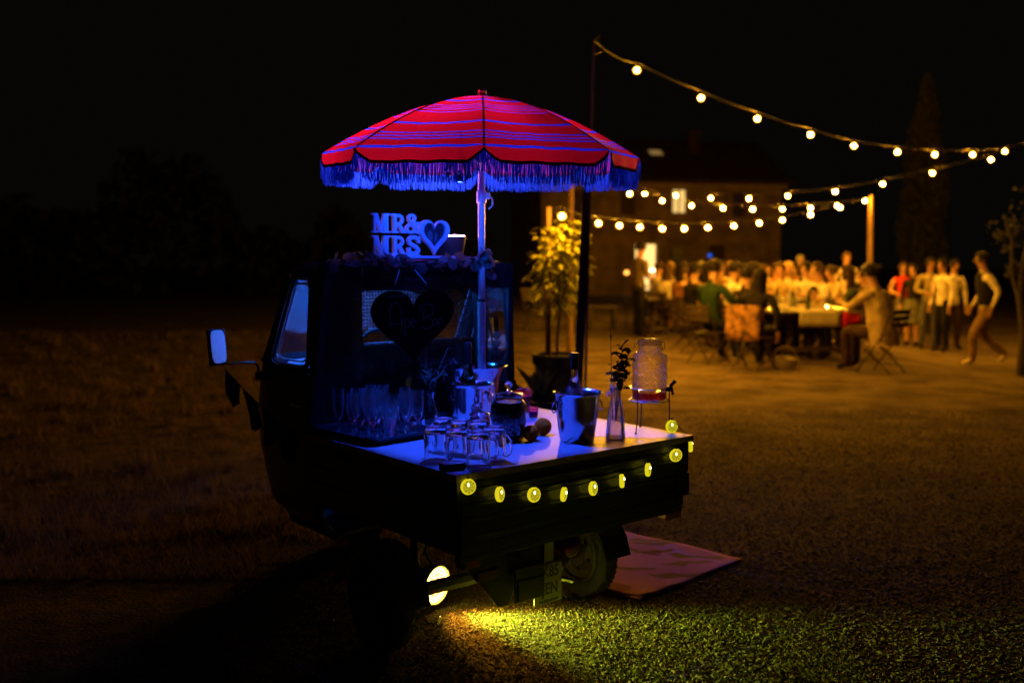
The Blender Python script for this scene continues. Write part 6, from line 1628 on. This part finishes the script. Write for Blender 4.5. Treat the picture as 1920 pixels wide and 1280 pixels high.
# basket on the ground at the table leg
p = onz(1470, 692, 0)
bk = thing('wire_basket', 'pale basket with a hooped handle on the ground by the table leg', 'basket', p, .3)
m_bask = M('pale_wicker', (.5, .42, .28), .8, 0, .3, 60, .3, 90)
mb = MB(); mb.lathe([(0, .004), (.14, .004), (.17, .06), (.19, .15), (.186, .15), (.165, .06), (0, .012)], 20); mb.build('basket', m_bask, bk)
mb = MB(); mb.tube([(.19 * math.cos(a), 0, .15 + .16 * math.sin(a)) for a in [math.pi * i / 12 for i in range(13)]], .007, 6); mb.build('handle', m_bask, bk)
mb = MB(); mb.grid([[(-.13 + .26 * i / 6, -.12 + .24 * j / 6, .15 + .05 * math.sin(i * 1.1) * math.cos(j * 1.4)) for i in range(7)] for j in range(7)]); o = mb.build('folded_cloth', m_lin, None, loc=p); tag(o, 'pale crumpled cloth lying in the basket', 'cloth')
p = onz(1263, 614, 0); hb = thing('handbag', 'dark handbag on the ground by the second table', 'bag', p)
mb = MB(); mb.box(-.17, .17, -.07, .07, 0, .24); mb.build('bag', cm(BR), hb, smooth=0, bev=.03); mb = MB(); mb.tube([(-.1, 0, .24), (-.08, 0, .36), (.08, 0, .36), (.1, 0, .24)], .01, 6); mb.build('strap', cm(BK), hb)
# loudspeaker, low table, lanterns by the house
X = (1268 - 960) / FPX * 30; sp1 = thing('loudspeaker', 'black loudspeaker on a stand right of the lit door', 'loudspeaker', (X, 30, gz(X, 30)))
mb = MB(); mb.box(-.19, .19, -.16, .16, 1.35, 1.85); mb.build('cabinet', m_black, sp1, smooth=0, bev=.02); mb = MB(); mb.tube([(0, 0, .5), (0, 0, 1.35)], .02, 6); mb.build('pole', m_black, sp1)
for a in (0, 2.1, 4.2): mb = MB(); mb.tube([(0, 0, .7), (.4 * math.cos(a), .4 * math.sin(a), 0)], .012, 5); mb.build('leg', m_black, sp1)
mb = MB(); mb.T = Matrix.Translation((0, -.162, 1.55)) @ Matrix.Rotation(math.pi / 2, 4, 'X'); mb.lathe([(.13, 0), (.13, .006), (.10, .004), (0, -.01)], 18); mb.build('cone', m_cable, sp1)
P = at(1128, 570, 21.5); lt = thing('low_table', 'low dark table on the grass behind the dark post', 'table', (P.x, 21.5, 0))
mb = MB(); mb.box(-.36, .36, -.3, .3, .46, .50); mb.build('top', m_dwood, lt, smooth=0)
for x in (-.3, .22): mb = MB(); mb.box(x, x + .10, -.25, .25, 0, .459); mb.build('leg', m_dwood, lt, smooth=0)
def led_lamp(px, py, Y, col, st, label):
    P = at(px, py, Y); g = gz(P.x, Y); o = thing('small_lamp', label, 'lamp', (P.x, Y, g)); h = P.z - g
    mb = MB(); mb.tube([(0, .05, 0), (0, .05, h)], .012, 6); mb.lathe([(0, 0), (.12, 0), (.10, .02), (0, .02)], 12, c=(0, .05, 0)); mb.build('stand', m_black, o)
    mb = MB(); mb.lathe([(0, -.05), (.04, -.035), (.055, 0), (.04, .035), (0, .05)], 12, c=(0, 0, h)); mb.build('lens', EMI('lamp_lens', col, st), o)
led_lamp(1331, 479, 27, (.01, .12, .8), 1.2, 'small blue lamp above the man in the green jumper')
led_lamp(1441, 508, 27, (.01, .12, .8), 1.0, 'small blue lamp low over the middle of the long table')
led_lamp(1223, 507, 24, (1, .75, .35), 12, 'small white lantern in front of the lit door')
led_lamp(1175, 511, 22, (1, .35, .05), 4, 'small orange lantern left of the standing man')
